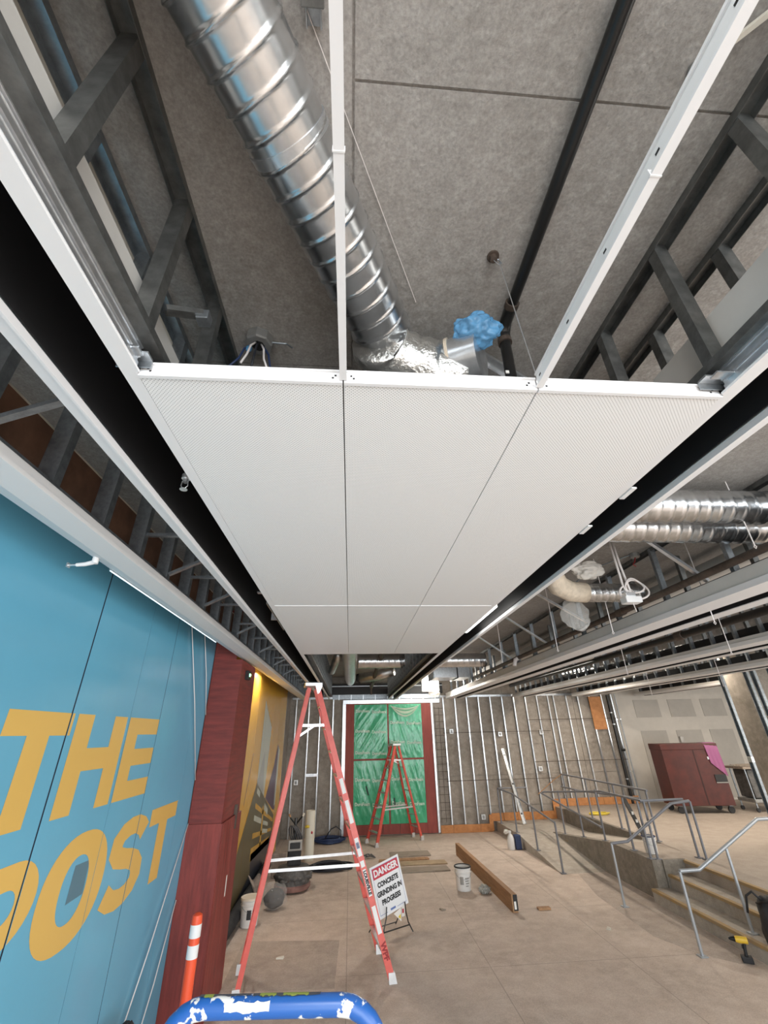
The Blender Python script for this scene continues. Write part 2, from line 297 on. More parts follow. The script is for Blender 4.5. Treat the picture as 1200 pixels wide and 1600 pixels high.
# right side wall and the storefront behind the camera: piers, sills and glazing
wr = struct(B(16.0, 16.2, -6, 15.6, 0, 0.5).build('wall_right', 'gyp_white'))
for y0, y1 in ((-6, -1.0), (10.8, 15.6)): B(16.0, 16.2, y0, y1, 0.5, ZS).build('pier', 'gyp_white', wr)
B(16.0, 16.2, -1.0, 10.8, 3.6, ZS).build('lintel', 'gyp_white', wr)
wf = struct(B(-2.2, 16.2, -6.0, -5.8, 3.85, ZS).build('wall_front', 'gyp_white'))
for n, (a, b, c, d) in enumerate([(-1.9, 1.6, 0, 0), (1.6, 5.1, 0, 0), (5.1, 8.6, 0, 0), (8.6, 12.1, 0, 0), (12.1, 16.0, 0, 0)]):
    f = MB().box(a, a+0.08, -5.95, -5.85, 0, 3.85).box(b-0.08, b, -5.95, -5.85, 0, 3.85).box(a+.08, b-.08, -5.95, -5.85, 0, 0.1).box(a+.08, b-.08, -5.95, -5.85, 2.4, 2.48).box(a+.08, b-.08, -5.95, -5.85, 3.77, 3.85)
    f = struct(f.build('window_%d' % (n+1), 'black_metal')); B(a+.08, b-.08, -5.905, -5.895, .1, 3.77).build('pane', 'glass', f)
for n, (a, b) in enumerate([(-1.0, 4.9), (4.9, 10.8)]):
    f = MB().box(16.03, 16.15, a, a+0.08, 0.5, 3.6).box(16.03, 16.15, b-.08, b, .5, 3.6).box(16.03, 16.15, a+.08, b-.08, .5, .58).box(16.03, 16.15, a+.08, b-.08, 3.52, 3.6)
    f = struct(f.build('window_%d' % (n+6), 'black_metal')); B(16.085, 16.095, a+.08, b-.08, .58, 3.52).build('pane', 'glass', f)
# taped drywall on the back wall beyond the concrete
dw = struct(B(9.05, 16.0, YB+0.012, YB+0.3, 0, ZS).build('wall_drywall', 'mud'))
for a, b in ((9.75, 10.65), (11.0, 11.9), (12.2, 13.05), (13.4, 14.6)):
    for c, d in ((2.95, 3.5), (0.62, 2.55)): B(a, b, YB, YB+0.02, c, d).build('gypsum_sheet', 'drywall', dw)

# ---- raised platform, steps and switchback ramp
pf = MB()
pf.box(6.3, 16.0, 0.5, 15.29, 0, ZF).box(5.4, 6.3, 9.15, 10.5, 0, ZF).box(5.95, 6.3, 0.5, 9.15, 0, ZF)
pfo = struct(pf.build('floor_platform', 'conc_platform'))
st = struct(B(5.25, 5.6, 0.5, 9.13, 0, 0.187).build('floor_step', 'conc_ramp'))
B(5.6, 5.95, 0.5, 9.13, 0, 0.374).build('step', 'conc_ramp', st)
for x, z in ((5.25, 0.187), (5.6, 0.374), (5.95, ZF)): B(x-0.012, x+0.055, 0.5, 9.12, z-0.035, z+0.003).build('nosing', 'nosing', st)
rp = MB(); X0, X1 = 4.42, 5.4   # lower ramp wedge and landing
rp.add([(X0,10.9,0.001),(X1,10.9,0.001),(X1,13.3,0.001),(X0,13.3,0.001),(X0,13.3,.25),(X1,13.3,.25)], [(0,1,5,4),(0,4,3),(1,2,5),(3,4,5,2),(0,3,2,1)])
rp.box(X0, 6.3, 13.3, 15.27, 0.001, .25)
rpo = struct(rp.build('floor_ramp', 'conc_ramp'))
up = MB(); up.add([(5.56,13.3,.25),(6.3,13.3,.25),(6.3,10.5,ZF),(5.56,10.5,ZF),(5.56,13.3,0.001),(6.3,13.3,0.001),(6.3,10.5,0.001),(5.56,10.5,0.001)], [(0,1,2,3),(4,7,6,5),(0,3,7,4),(1,5,6,2),(0,4,5,1),(3,2,6,7)])
up.build('upper_slope', 'conc_ramp', rpo)
cw = MB(); pr = [(9.13,0.001),(13.4,0.001),(13.4,.262),(13.1,.275),(10.5,ZF+.012),(9.13,ZF+.012)]
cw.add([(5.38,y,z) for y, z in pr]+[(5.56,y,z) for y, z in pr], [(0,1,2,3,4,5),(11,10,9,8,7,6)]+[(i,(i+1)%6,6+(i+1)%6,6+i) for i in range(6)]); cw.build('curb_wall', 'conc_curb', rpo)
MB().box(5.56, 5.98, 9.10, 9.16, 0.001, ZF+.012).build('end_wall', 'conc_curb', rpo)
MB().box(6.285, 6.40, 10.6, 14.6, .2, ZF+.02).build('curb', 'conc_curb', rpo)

# ================================================================ LEFT MURAL WALL
XM = -1.9
seams = [0.35, 1.2, 2.06, 3.335, 4.195, 4.83, 5.815, 6.26]
wide = {3.335: 0.009, 4.83: 0.006, 4.195: 0.003, 5.815: 0.003}
mw = thing('mural_wall', 'sky blue painted panel wall lettered THE POST in yellow', 'mural wall', (XM, 0.3, 0))
MB().box(-0.055, -0.03, -0.3, 5.98, 0.02, 4.0).build('backing', 'blue_seam', mw)
for a, b in zip([0.3]+seams[1:-1], seams[1:]):
    g = 0.003
    pnl = B(-0.03, 0, a-0.3+wide.get(a, g), b-0.3-wide.get(b, g), 0.02, 4.0).build('wall_panel', 'blue_wall', mw)
for _s in (3.335, 4.83, 4.195, 5.815): B(-.03, -.0015, _s-.3-wide[_s], _s-.3+wide[_s], .02, 4.0).build('seam_shade_strip', 'blue_seam', mw)  # dark strips set in the panel gaps, standing in for the shade inside
def clip_print(loops, m, parent, cuts, name, t=0.0015, x=0.0):
    """flat print on the wall plane from (y,z) outlines; first loop outer, the rest holes; cut away at panel seams"""
    cu = bpy.data.curves.new('outline', 'CURVE'); cu.dimensions = '2D'; cu.fill_mode = 'BOTH'
    for lp in loops:
        s = cu.splines.new('POLY'); s.points.add(len(lp)-1); s.use_cyclic_u = True
        for p, (y, z) in zip(s.points, lp): p.co = (y, z, 0, 1)
    o = bpy.data.objects.new('outline_tmp', cu); COL.objects.link(o); dg = bpy.context.evaluated_depsgraph_get(); dg.update()
    me = bpy.data.meshes.new_from_object(o.evaluated_get(dg)); bpy.data.objects.remove(o); bpy.data.curves.remove(cu)
    bm = bmesh.new(); bm.from_mesh(me); bpy.data.meshes.remove(me)
    for c, w in cuts:
        for k in (c-w, c+w): bmesh.ops.bisect_plane(bm, geom=bm.verts[:]+bm.edges[:]+bm.faces[:], plane_co=(k, 0, 0), plane_no=(1, 0, 0))
        bmesh.ops.delete(bm, geom=[f for f in bm.faces if c-w < f.calc_center_median().x < c+w], context='FACES')
    bm.verts.index_update(); bm.faces.ensure_lookup_table()
    t_ = MB(); t_.add([(x+t, v.co.x-parent.location.y, v.co.y) for v in bm.verts], [[v.index for v in f.verts] for f in bm.faces]); bm.free()
    return t_.build(name, m, parent)
cuts = [(s, wide.get(s, .003)) for s in seams[2:-1]]
def ell(cy, cz, ry, rz, n=44, p=2.25):
    o = []
    for k in range(n):
        a = 2*PI*k/n; c, s = math.cos(a), math.sin(a); o.append((cy+ry*math.copysign(abs(c)**(2/p), c), cz+rz*math.copysign(abs(s)**(2/p), s)))
    return o
T1, T0 = 2.829, 2.213
def letT(y0, y1, zb, zt, st, th): c = (y0+y1)/2; return [(y0, zt), (y1, zt), (y1, zt-th), (c+st/2, zt-th), (c+st/2, zb), (c-st/2, zb), (c-st/2, zt-th), (y0, zt-th)]
clip_print([letT(2.732, 3.372, T0, T1, .21, .135)], 'yellow_print', mw, cuts, 'letter_t')
clip_print([[(3.418, T1), (3.63, T1), (3.63, 2.612), (3.938, 2.612), (3.938, T1), (4.15, T1), (4.15, T0), (3.938, T0), (3.938, 2.469), (3.63, 2.469), (3.63, T0), (3.418, T0)]], 'yellow_print', mw, cuts, 'letter_h')
clip_print([[(4.203, T1), (4.822, T1), (4.822, 2.697), (4.405, 2.697), (4.405, 2.585), (4.815, 2.585), (4.815, 2.457), (4.405, 2.457), (4.405, 2.346), (4.822, 2.346), (4.822, T0), (4.203, T0)]], 'yellow_print', mw, cuts, 'letter_e')
P1, P0 = 2.048, 1.434
clip_print([letT(5.098, 5.782, P0, P1, .218, .137)], 'yellow_print', mw, cuts, 'letter_t')
clip_print([ell(3.945, 1.752, .408, .325), ell(3.937, 1.752, .165, .187)], 'yellow_print', mw, cuts, 'letter_o')
pp = [(2.79, P0), (2.79, P1), (3.24, P1)]+[(3.24+.262*math.cos(a), 1.845+.203*math.sin(a)) for a in [PI/2-PI*k/14 for k in range(1, 14)]]+[(3.24, 1.642), (3.0, 1.642), (3.0, P0)]
ph = [(3.0, 1.925), (3.21, 1.925)]+[(3.21+.095*math.cos(a), 1.845+.08*math.sin(a)) for a in [PI/2-PI*k/10 for k in range(1, 10)]]+[(3.21, 1.765), (3.0, 1.765)]
clip_print([pp, ph], 'yellow_print', mw, cuts, 'letter_p')
# S as a stroked spine
sp = [(5.0, 1.905), (4.93, 1.955), (4.82, 1.985), (4.70, 1.985), (4.58, 1.96), (4.50, 1.905), (4.495, 1.845), (4.55, 1.795), (4.66, 1.768), (4.79, 1.745), (4.90, 1.71), (4.965, 1.655), (4.97, 1.60), (4.92, 1.54), (4.81, 1.503), (4.69, 1.495), (4.56, 1.515), (4.44, 1.575)]
def stroke(sp, wy, wz):
    L, R = [], []
    for i, p in enumerate(sp):
        a, b = sp[max(i-1, 0)], sp[min(i+1, len(sp)-1)]; ty, tz = b[0]-a[0], b[1]-a[1]; l = math.hypot(ty, tz); ny, nz = -tz/l, ty/l
        L.append((p[0]+ny*wy, p[1]+nz*wz)); R.append((p[0]-ny*wy, p[1]-nz*wz))
    return L+R[::-1]
clip_print([stroke(sp, .115, .068)], 'yellow_print', mw, cuts, 'letter_s')
clip_print([[(3.885, 1.68), (4.09, 1.688), (4.08, 1.882), (3.895, 1.888)]], 'stain_dark', mw, cuts, 'smudge', t=0.0008)
# LED strip washing the wall top, and two cords hanging in front of it
ls = thing('led_strip', 'thin glowing LED light strip under the bulkhead edge above the blue wall', 'light strip', (-1.588, 3.98, 3.652))
B(-.006, .006, -1.24, 1.24, -.004, .02).build('channel', 'alu', ls); B(-.006, .001, -1.23, 1.23, -.0065, -.004).build('diffuser', 'led', ls)
def cord(name, pts, r, m, label, cat='cord', group=None, n=7): return tag(MB().tube(pts, r, n).build(name, m, None, 'all'), label, cat, group)
for _p, _lb in ((((5.16, 3.85), (6.24, 2.2)), 'pale taut cord slanting from blue wall top down to red column, longer of two'), (((5.66, 3.85), (6.24, 2.92)), 'short pale taut cord at the top right corner of blue wall'), (((6.24, 1.765), (4.95, .02)), 'long pale cord slanting down low across the blue wall'), (((6.24, 1.08), (5.57, .02)), 'short pale cord slanting down low beside the red column')):
    cord('taut_cord', [(-1.885, *_p[0]), (-1.87, (_p[0][0]+_p[1][0])/2, (_p[0][1]+_p[1][1])/2-.01), (-1.885, *_p[1])], .0055, 'cable_white', _lb)
# ---- red plywood column box
rc = thing('plywood_column', 'dark red plywood boxed column between blue and yellow walls', 'column', (-1.9, 6.28, 0))
B(0, .385, 0, .02, 1.75, 3.613).build('front_sheet', 'red_ply_flat', rc); B(0, .30, 0, .02, 3.613, 4.3).build('top_sheet', 'red_ply_flat', rc); B(.365, .385, .02, .92, 1.75, 3.613).build('side_sheet', 'red_ply_flat', rc)
B(0, .405, -.02, .02, 0, 1.75).build('front_sheet', 'red_ply', rc); B(.37, .41, .02, .95, 0, 1.75).build('side_sheet', 'red_ply', rc)
B(.02, .365, .9, .92, 0, 3.613).build('back_sheet', 'red_ply', rc); B(.37, .425, .60, .64, 1.60, 1.86).build('batten', 'iron_pipe', rc); B(.41, .412, .5, .54, .95, 1.15).build('label', 'paper', rc)
ex = thing('exit_sensor', 'small black sensor box with green light high on red column', 'sensor', (-1.46, 6.62, 3.44))
CB(-.06, .0, -.07, .07, -.06, .06, .008).build('housing', 'black_matte', ex); MB().lathe([(0, -.022), (.015, -.016), (.022, 0), (.015, .016), (0, .022)], (.0, -.03, 0), 12).build('green_light', 'led_green', ex, True); B(-.005, .004, .0, .045, -.025, .03).build('amber_panel', 'sticker_yellow', ex)
# ---- yellow mural
ym = thing('mural_wall', 'golden yellow mural wall showing abstract buildings behind ladder', 'mural wall', (XM, 7.2, 0))
ysm = [7.2, 8.5, 9.7, 10.75, 11.75, 12.8, 13.95]
for a, b in zip(ysm, ysm[1:]): B(-.03, 0, a-7.2+.004, b-7.2-.004, .02, 4.0).build('wall_panel', 'yellow_wall', ym)
B(-.055, -.03, 0, 6.75, .02, 4.0).build('backing', 'mural_navy', ym)
yc = [(s, .004) for s in ysm[1:-1]]
def ymp(pts, m, n, t=.0015): return clip_print([pts], m, ym, yc, n, t)
ymp([(10.52, 3.36), (11.62, 2.83), (11.4, 1.45), (10.43, 1.80)], 'mural_cream', 'tower_print'); ymp([(11.0, 2.35), (11.3, 1.52), (10.43, 1.80)], 'mural_grey', 'tower_shade', .002)
ymp([(12.88, 2.44), (13.28, 2.30), (13.18, 1.0), (12.87, 1.03), (11.62, 1.40), (12.48, 1.98)], 'mural_plum', 'tower_print'); ymp([(13.0, 2.40), (13.28, 2.30), (13.18, 1.1), (13.0, 1.08)], 'mural_cream', 'tower_edge', .002)
ymp([(10.43, 1.80), (13.1, .89), (13.1, .3), (9.0, .05), (8.6, .05), (9.05, .75)], 'mural_olive', 'building_print', .0025)
ymp([(10.5, .62), (12.9, .5), (13.1, .3), (13.1, .02), (8.4, .02), (10.6, .3)], 'mural_navy', 'building_base', .003)
for p in ([(10.55, 1.71), (10.9, 1.6), (10.88, 1.5), (10.5, 1.62)], [(11.6, 1.32), (12.1, 1.14), (12.1, 1.02), (11.6, 1.2)], [(10.48, 1.25), (11.38, 1.06), (11.37, .97), (10.47, 1.16)], [(11.6, 1.0), (12.3, .86), (12.3, .79), (11.6, .92)], [(11.6, .85), (12.3, .73), (12.3, .66), (11.6, .77)]): ymp(p, 'mural_cream', 'window_print', .0035)
for p in ([(10.5, 1.45), (13.0, .83), (13.0, .76), (10.5, 1.36)], [(10.5, .95), (12.9, .66), (12.9, .6), (10.5, .86)], [(11.40, 1.3), (11.55, 1.25), (11.55, .5), (11.4, .52)], [(10.45, .72), (12.7, .52), (12.7, .4), (10.5, .5)]): ymp(p, 'yellow_wall', 'frame_print', .003)
ymp([(9.72, 2.35), (9.76, 2.36), (9.36, 1.55), (9.33, 1.55)], 'mural_plum', 'line_print')
for n, (y, l) in enumerate(((8.6, 'first short white light fitting above the yellow wall beside red column'), (9.35, 'second short white light fitting above yellow wall, farther from red column'))):
    f = thing('wall_light', l, 'light fixture', (-1.75, y, 3.80)); CB(-.06, .06, -.22, .22, 0, .05, .008).build('housing', 'white_paint', f); B(-.045, .045, -.2, .2, -.008, 0).build('diffuser', 'lamp_white', f); area('wall_light_lamp', (-1.75, y, 3.788), (.08, .4), (0, 0, 0), 12, (1.0, .95, .88))

# ================================================================ CEILING SYSTEM
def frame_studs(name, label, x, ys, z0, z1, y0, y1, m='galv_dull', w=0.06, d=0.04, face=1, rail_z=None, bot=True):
    """steel framing: top track against the slab, studs, bottom track"""
    t = thing(name, label, 'steel framing', (x, 0, 0))
    MB().prof(uprof(w, .035), (0, y0, z1), (0, y1, z1), (0, 0, -1)).build('top_track', m, t)
    if bot: MB().prof(uprof(w, .03), (0, y0, z0), (0, y1, z0)).build('bottom_track', m, t)
    base = MB().prof(cprof(w-.006, d), (0, 0, z0+.003), (0, 0, z1-.003), (1, 0, 0)).build('stud', m, t); base.location = (0, ys[0], 0)
    if face < 0: base.rotation_euler = (0, 0, PI)
    for y in ys[1:]: inst(base, t, (0, y, 0))
    return t
SP = 0.40
fy = [0.07+SP*k for k in range(4)]+[5.9+SP*k for k in range(22)]
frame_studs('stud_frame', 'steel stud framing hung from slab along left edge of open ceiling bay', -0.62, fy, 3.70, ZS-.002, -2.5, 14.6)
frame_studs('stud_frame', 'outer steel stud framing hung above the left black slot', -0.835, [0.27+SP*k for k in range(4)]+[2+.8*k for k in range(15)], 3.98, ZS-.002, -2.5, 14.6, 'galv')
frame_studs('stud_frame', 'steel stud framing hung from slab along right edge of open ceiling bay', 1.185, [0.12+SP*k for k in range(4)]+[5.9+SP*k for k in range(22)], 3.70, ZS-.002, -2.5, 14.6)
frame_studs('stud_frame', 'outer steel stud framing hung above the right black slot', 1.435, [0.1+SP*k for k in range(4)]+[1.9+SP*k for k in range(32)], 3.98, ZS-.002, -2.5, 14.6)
tag(B(-.885, -.865, -2.5, 1.9, ZS-.07, ZS-.04).build('trim_bead', 'gyp_edge'), 'cream plastic edge bead on the outer left slab rail', 'edge bead')

def slot(name, x_in, x_out, sgn, y1, label):
    """recessed black linear slot between two white trims; sgn=-1 left of bay, +1 right"""
    t = thing(name, label, 'ceiling slot', (0, 0, ZP)); y0 = -2.6
    a, b = x_in, x_out; lo, hi = min(a, b), max(a, b)
    MB().box(lo, lo+.004, y0, y1, 0.01, .30).box(hi-.004, hi, y0, y1, .01, .30).box(lo+.004, hi-.004, y0, y1, .29, .30).build('black_liner', 'black_matte', t)
    # inner flange (panel side) and outer flange with little return lips
    MB().box(a, a-sgn*.042, .95, y1, 0, .008).box(a, a-sgn*.05, y0, .95, 0, .008).box(a, a-sgn*.006, y0, y1, .008, .03).build('inner_trim', 'white_trim', t)
    MB().box(b, b+sgn*.062, y0, y1, -.004, .006).box(b, b+sgn*.008, y0, y1, -.022, -.004).box(b+sgn*.054, b+sgn*.062, y0, y1, .006, .05).build('outer_trim', 'white_trim', t)
    # pressed steel runner and its mesh strip above the inner flange, white board strip behind the studs
    pr = [(0, 0), (.016, 0), (.016, .012), (.010, .014), (.010, .03), (.016, .032), (.016, .048), (.010, .05), (.010, .066), (.016, .068), (.016, .082), (0, .082)]
    MB().add([(a-sgn*(.036+x), y0, .008+z) for x, z in pr]+[(a-sgn*(.036+x), 0.93, .008+z) for x, z in pr], [tuple(range(12)), tuple(range(12, 24))]+[(i, (i+1) % 12, 12+(i+1) % 12, 12+i) for i in range(12)]).build('steel_runner', 'galv_bright', t)
    ms = MB().box(a-sgn*.024, a-sgn*.029, y0, 0.95, .092, .138)
    for k in range(180): y = -.6+k*.0086; ms.box(a-sgn*.0292, a-sgn*.0315, y, y+.0035, .094, .136)
    ms.build('mesh_strip', 'galv_dull', t)
    B(a-sgn*.001, a-sgn*.013, y0, 1.2, .13, .315).build('board_strip', 'gyp_white', t)
    return t
sl = slot('ceiling_slot', -0.684, -0.866, -1, 14.55, 'black recessed ceiling slot with white trims left of the perforated panels')
sr = slot('ceiling_slot', 1.236, 1.400, 1, 15.0, 'black recessed ceiling slot with white trims right of the perforated panels')
# splice plates / inserts seen in the slots
for y0, y1, m, n in ((3.45, 4.45, 'galv_bright', 'access_insert'),): MB().box(-.70, -.695, y0, y1, -.0, .16).box(-.79, -.695, y0+.02, y0+.06, .10, .11).box(-.80, -.695, y1-.2, y1-.18, .06, .13).build(n, m, sl)
B(1.243, 1.262, 3.55, 4.62, 0.0, .06).build('light_insert', 'lamp_white', sr)
for y in (1.58, 1.97): CB(1.238, 1.262, y-.05, y+.05, -.006, .002, .001).build('clip', 'white_paint', sr)
def corner_bracket(x, sgn, label):
    t = thing('corner_bracket', label, 'bracket', (x, .935, ZP+.03)); CB(-.05, .05, -.02, .012, .012, .02, .001).build('plate', 'galv_bright', t); CB(-.05, .05, .012, .016, -.012, .02, .001).build('web', 'galv', t)
    for k in (-.03, .0, .03): MB().lathe([(0, 0), (.006, 0), (.006, .004), (0, .005)], (k, -.005, .02), 8).build('screw', 'galv_dull', t)
    MB().box(-.01*sgn-.03, -.01*sgn+.03, -.05, -.02, .0, .006).build('tab', 'galv_bright', t)
corner_bracket(-.655, -1, 'steel corner bracket at the left front corner of the perforated panels'); corner_bracket(1.17, 1, 'steel corner bracket at the right front corner of the perforated panels')

# perforated panels, 3 across and 2 along
px = [-0.643, -0.038, 0.575, 1.196]; py = [0.955, 3.50, 5.95]
names = {(0,0): 'left perforated white ceiling panel of the front row, beside the left slot', (1,0): 'middle perforated white ceiling panel of the front row', (2,0): 'right perforated white ceiling panel of the front row, beside the right slot',
         (0,1): 'left perforated white ceiling panel of the far row', (1,1): 'middle perforated white ceiling panel of the far row', (2,1): 'right perforated white ceiling panel of the far row'}
for j in range(2):
    for i in range(3):
        a, b, c, d = px[i]+.0022, px[i+1]-.0022, py[j]+.0015, py[j+1]-.0015
        t = thing('ceiling_panel', names[i, j], 'ceiling panel', ((a+b)/2, (c+d)/2, ZP), 0, 'perforated ceiling panels'); hx, hy = (b-a)/2, (d-c)/2
        B(-hx, hx, -hy+.012, hy, 0, .002).build('perforated_face', 'perf', t)
        # turned-up edge: bottom bead, flat upstand, top lip
        MB().box(-hx, hx, -hy, -hy+.012, -.004, .010).box(-hx, hx, -hy+.004, -hy+.006, .010, .040).box(-hx, hx, -hy-.003, -hy+.012, .040, .046).build('front_flange', 'white_trim', t)
        MB().box(-hx, -hx+.002, -hy+.012, hy, .002, .04).box(hx-.002, hx, -hy+.012, hy, .002, .04).box(-hx+.002, hx-.002, hy-.002, hy, .002, .04).build('side_flange', 'white_paint', t)
        if j == 0:
            hm = MB()
            for q in (-1, 1):
                for dx, dz in ((.022, .028), (.03, .018)): hm.box(q*(hx-dx)-.003, q*(hx-dx)+.003, -hy+.0032, -hy+.004, dz-.003, dz+.003)
            hm.build('punched_slot', 'black_matte', t)
# white carrier rails carrying on the panel seams across the open bay
def carrier(x, label):
    t = thing('carrier_rail', label, 'ceiling rail', (x, 0, ZP)); y0, y1 = -2.6, .95
    MB().box(-.0105, .0105, y0, y1, .0, .003).box(-.0105, -.008, y0, y1, .003, .007).box(.008, .0105, y0, y1, .003, .007).box(-.004, .004, y0, y1, .003, .018).build('flange', 'white_trim', t)
    MB().box(-.0025, .0025, y0, y1, .018, .050).box(-.007, .007, y0, y1, .05, .058).build('web', 'white_paint', t)
    s = MB()
    for k in range(9): s.box(.0026, .0032, -.6+k*.19, -.588+k*.19, .03, .036); s.box(-.0032, -.0026, -.6+k*.19, -.588+k*.19, .03, .036)
    s.build('punched_slot', 'black_matte', t); MB().box(-.012, .012, .38, .383, -.001, .02).build('splice', 'white_paint', t)
carrier(-0.038, 'thin white ceiling carrier rail running overhead at the middle seam'); carrier(0.577, 'white ceiling carrier rail running overhead at the right seam')

# sprinkler in left slot, hook on the bulkhead
sk = thing('sprinkler_head', 'small chrome sprinkler head hanging inside the left black slot', 'sprinkler', (-0.735, 1.62, ZP+.02))
MB().lathe([(0, .09), (.011, .09), (.011, .05), (.018, .05), (.018, .03), (.011, .03), (.010, .012)], n=16).build('stem', 'alu', sk, True); MB().tube([(-.012, 0, .02), (-.014, 0, -.005), (0, 0, -.022), (.014, 0, -.005), (.012, 0, .02)], .0022, 6).build('yoke', 'alu', sk, True); MB().lathe([(0, -.024), (.016, -.024), (.016, -.021), (0, -.021)], n=16).build('deflector', 'alu', sk)
CB(.03, .048, -.012, .012, .03, .055, .003).build('bracket', 'galv_bright', sk)

# ================================================================ LEFT BULKHEAD
bh = thing('bulkhead', 'long white bulkhead beam running above the blue and yellow walls', 'bulkhead', (-1.45, 0, ZP)); y0, y1 = -2.6, 14.8
bm_ = MB(); pr = [(.115, 0), (-.03, 0), (-.13, .032), (-.13, .06), (.108, .06), (.108, .02), (.115, .02)]
bm_.add([(x, y0, z) for x, z in pr]+[(x, y1, z) for x, z in pr], [tuple(range(7)), tuple(range(7, 14))]+[(i, (i+1) % 7, 7+(i+1) % 7, 7+i) for i in range(7)]); bm_.build('soffit', 'white_paint', bh)
MB().box(.095, .107, y0, y1, .02, .075).build('edge_track', 'galv', bh)
MB().box(-.062, -.05, y0, y1, .06, .42).build('gypsum_board', 'brown_paper', bh); MB().box(-.064, -.046, y0, y1, .42, .428).build('board_edge', 'gyp_edge', bh)
fb = [0.41+.44*k for k in range(33)]
t = frame_studs('stud_frame', 'row of steel studs standing on the left bulkhead', -1.39, fb, ZP+.03, ZS-.002, -2.6, 14.7, 'galv', .092, .05)
MB().box(-.02, .03, -2.6, 14.7, ZP+.50, ZP+.53).build('rail', 'galv_dull', t)
t = thing('cross_brace_set', 'steel cross braces tying left bulkhead studs to the slot', 'steel framing', (0, 0, 0))
b0 = MB().prof(uprof(.03, .02), (-1.36, 0, ZP+.22), (-.88, 0, ZP+.22)).build('cross_brace', 'galv', t); b0.location = (0, 2.62, 0)
for k in range(1, 15): inst(b0, t, (0, 2.62+.85*k, 0))
d0 = MB().prof(uprof(.03, .02), (-1.34, .05, ZP+.10), (-.90, .05, ZP+.32)).build('diagonal_brace', 'galv', t); d0.location = (0, 3.0, 0)
for y in (1.28, 3.85, 5.1, 6.4, 7.7, 9.0): inst(d0, t, (0, y, 0))
sk2 = thing('sidewall_sprinkler', 'small white pipe stub with nozzle below the left bulkhead', 'sprinkler', (-1.55, 2.5, ZP+.015))
MB().lathe([(0, .02), (.018, .02), (.018, -.03), (.0, -.032)], (0, 0, 0), 12).build('stub', 'white_paint', sk2, True); MB().tube([(0, 0, -.02), (-.05, 0, -.035), (-.10, 0, -.04)], [.014, .013, .011], 10).build('elbow', 'white_paint', sk2, True); MB().tube([(-.10, 0, -.04), (-.145, 0, -.042)], .007, 8).build('nozzle', 'alu', sk2); B(-.15, -.142, -.014, .014, -.056, -.03).build('deflector', 'alu', sk2)

# ================================================================ PLENUM OVER THE OPEN BAY
t = thing('spiral_duct', 'large shiny spiral duct running diagonally under the slab overhead', 'duct', (0, 0, 0))
MB().spiral((-.78, -.58, 4.205), (.135, 1.29, 4.205), .122, .072, 48, .0055, 16).build('duct_run', 'duct_metal', t, 'all')
for s in (.30, .62): 
    p = Vector((-.78, -.58, 4.205)).lerp(Vector((.135, 1.29, 4.205)), s); q = p+(Vector((.135, 1.29, 0))-Vector((-.78, -.58, 0))).normalized()*.03; MB().tube([p, q], .1255, 40).build('coupling', 'galv_bright', t, True)
MB().bar((-.62, -.6, 4.352), (.26, 1.2, 4.352), .002, .003).build('chalk_string', 'cable_white', t)
t = thing('flexible_duct', 'crinkled foil flexible duct elbow at the end of the spiral duct', 'duct', (0, 0, 0))
pts = arc((.29, 1.23, 4.08), (-.19, 0, .05), (0, .09, 0), 0.0, PI*.72, 10)+[Vector((.43, 1.235, 4.07))]
MB().tube(pts, [.122, .129, .12, .13, .122, .131, .121, .13, .122, .125, .114, .106], 32).build('foil_sleeve', 'foil', t, 'all')
MB().tube([(.405, 1.29, 4.075), (.52, 1.215, 4.06)], .102, 36).build('collar', 'galv_bright', t, True); MB().tube([(.412, 1.285, 4.075), (.422, 1.279, 4.075)], .108, 36).build('clamp', 'tape', t, True)
tag(MB().blob((.495, 1.16, 4.13), (.10, .075, .06), .28, 2.2, 3, 5).build('plastic_wrap', 'plastic_blue', None, 'all'), 'translucent blue plastic sheet bunched over the flexible duct collar', 'plastic sheet')
t = thing('black_pipe', 'black sprinkler pipe running under the slab overhead and dropping behind panels', 'pipe', (0, 0, 0))
MB().tube([(.672, -1.2, 4.315), (.675, 1.16, 4.315)], .023, 18).build('run', 'black_metal', t, True)
MB().tube([(.675, 1.16, 4.315), (.675, 1.25, 4.31), (.675, 1.285, 4.28), (.674, 1.29, 4.23)], .0275, 18).build('elbow', 'black_metal', t, True)
for a, b in (((.675, 1.15, 4.315), (.675, 1.175, 4.315)), ((.674, 1.29, 4.245), (.674, 1.29, 4.22))): MB().tube([a, b], .031, 18).build('collar_ring', 'iron_pipe', t, True)
MB().tube([(.674, 1.29, 4.23), (.665, 1.30, 3.74)], .024, 18).build('drop', 'black_metal', t, True); B(.64, .655, 1.272, 1.276, 4.02, 4.035).build('mark', 'paper', t)
t = thing('junction_box', 'round junction box with loose wires on slab behind left panel', 'junction box', (-.462, 1.435, ZS))
MB().lathe([(0, -.055), (.056, -.055), (.064, -.05), (.064, 0)], n=8).build('box', 'steel_box', t); MB().lathe([(0, -.058), (.03, -.058), (.03, -.056)], n=8).build('opening', 'black_matte', t)
for k, (m, p) in enumerate((('cable_blue', (-.05, -.02)), ('cable_white', (-.02, -.04)), ('cable_white', (.03, -.02)), ('cable_blue', (.045, .01)), ('cable_black', (0, -.03)))): MB().tube([(p[0]*.4, p[1]*.4, -.05), (p[0]*1.1, p[1], -.10), (p[0]*1.4, p[1]*1.3, -.17), (p[0]*2.2, p[1]*1.6, -.24)], .005, 6).build('wire', m, t, 'all')
MB().blob((-.035, -.02, -.10), (.014, .012, .02), .3, 2, 5, 3).build('wire_cap', 'plastic_blue', t, 'all'); MB().tube([(.05, 0, -.03), (.13, 0, -.035), (.16, .0, -.06)], .004, 6).build('clip', 'galv', t)
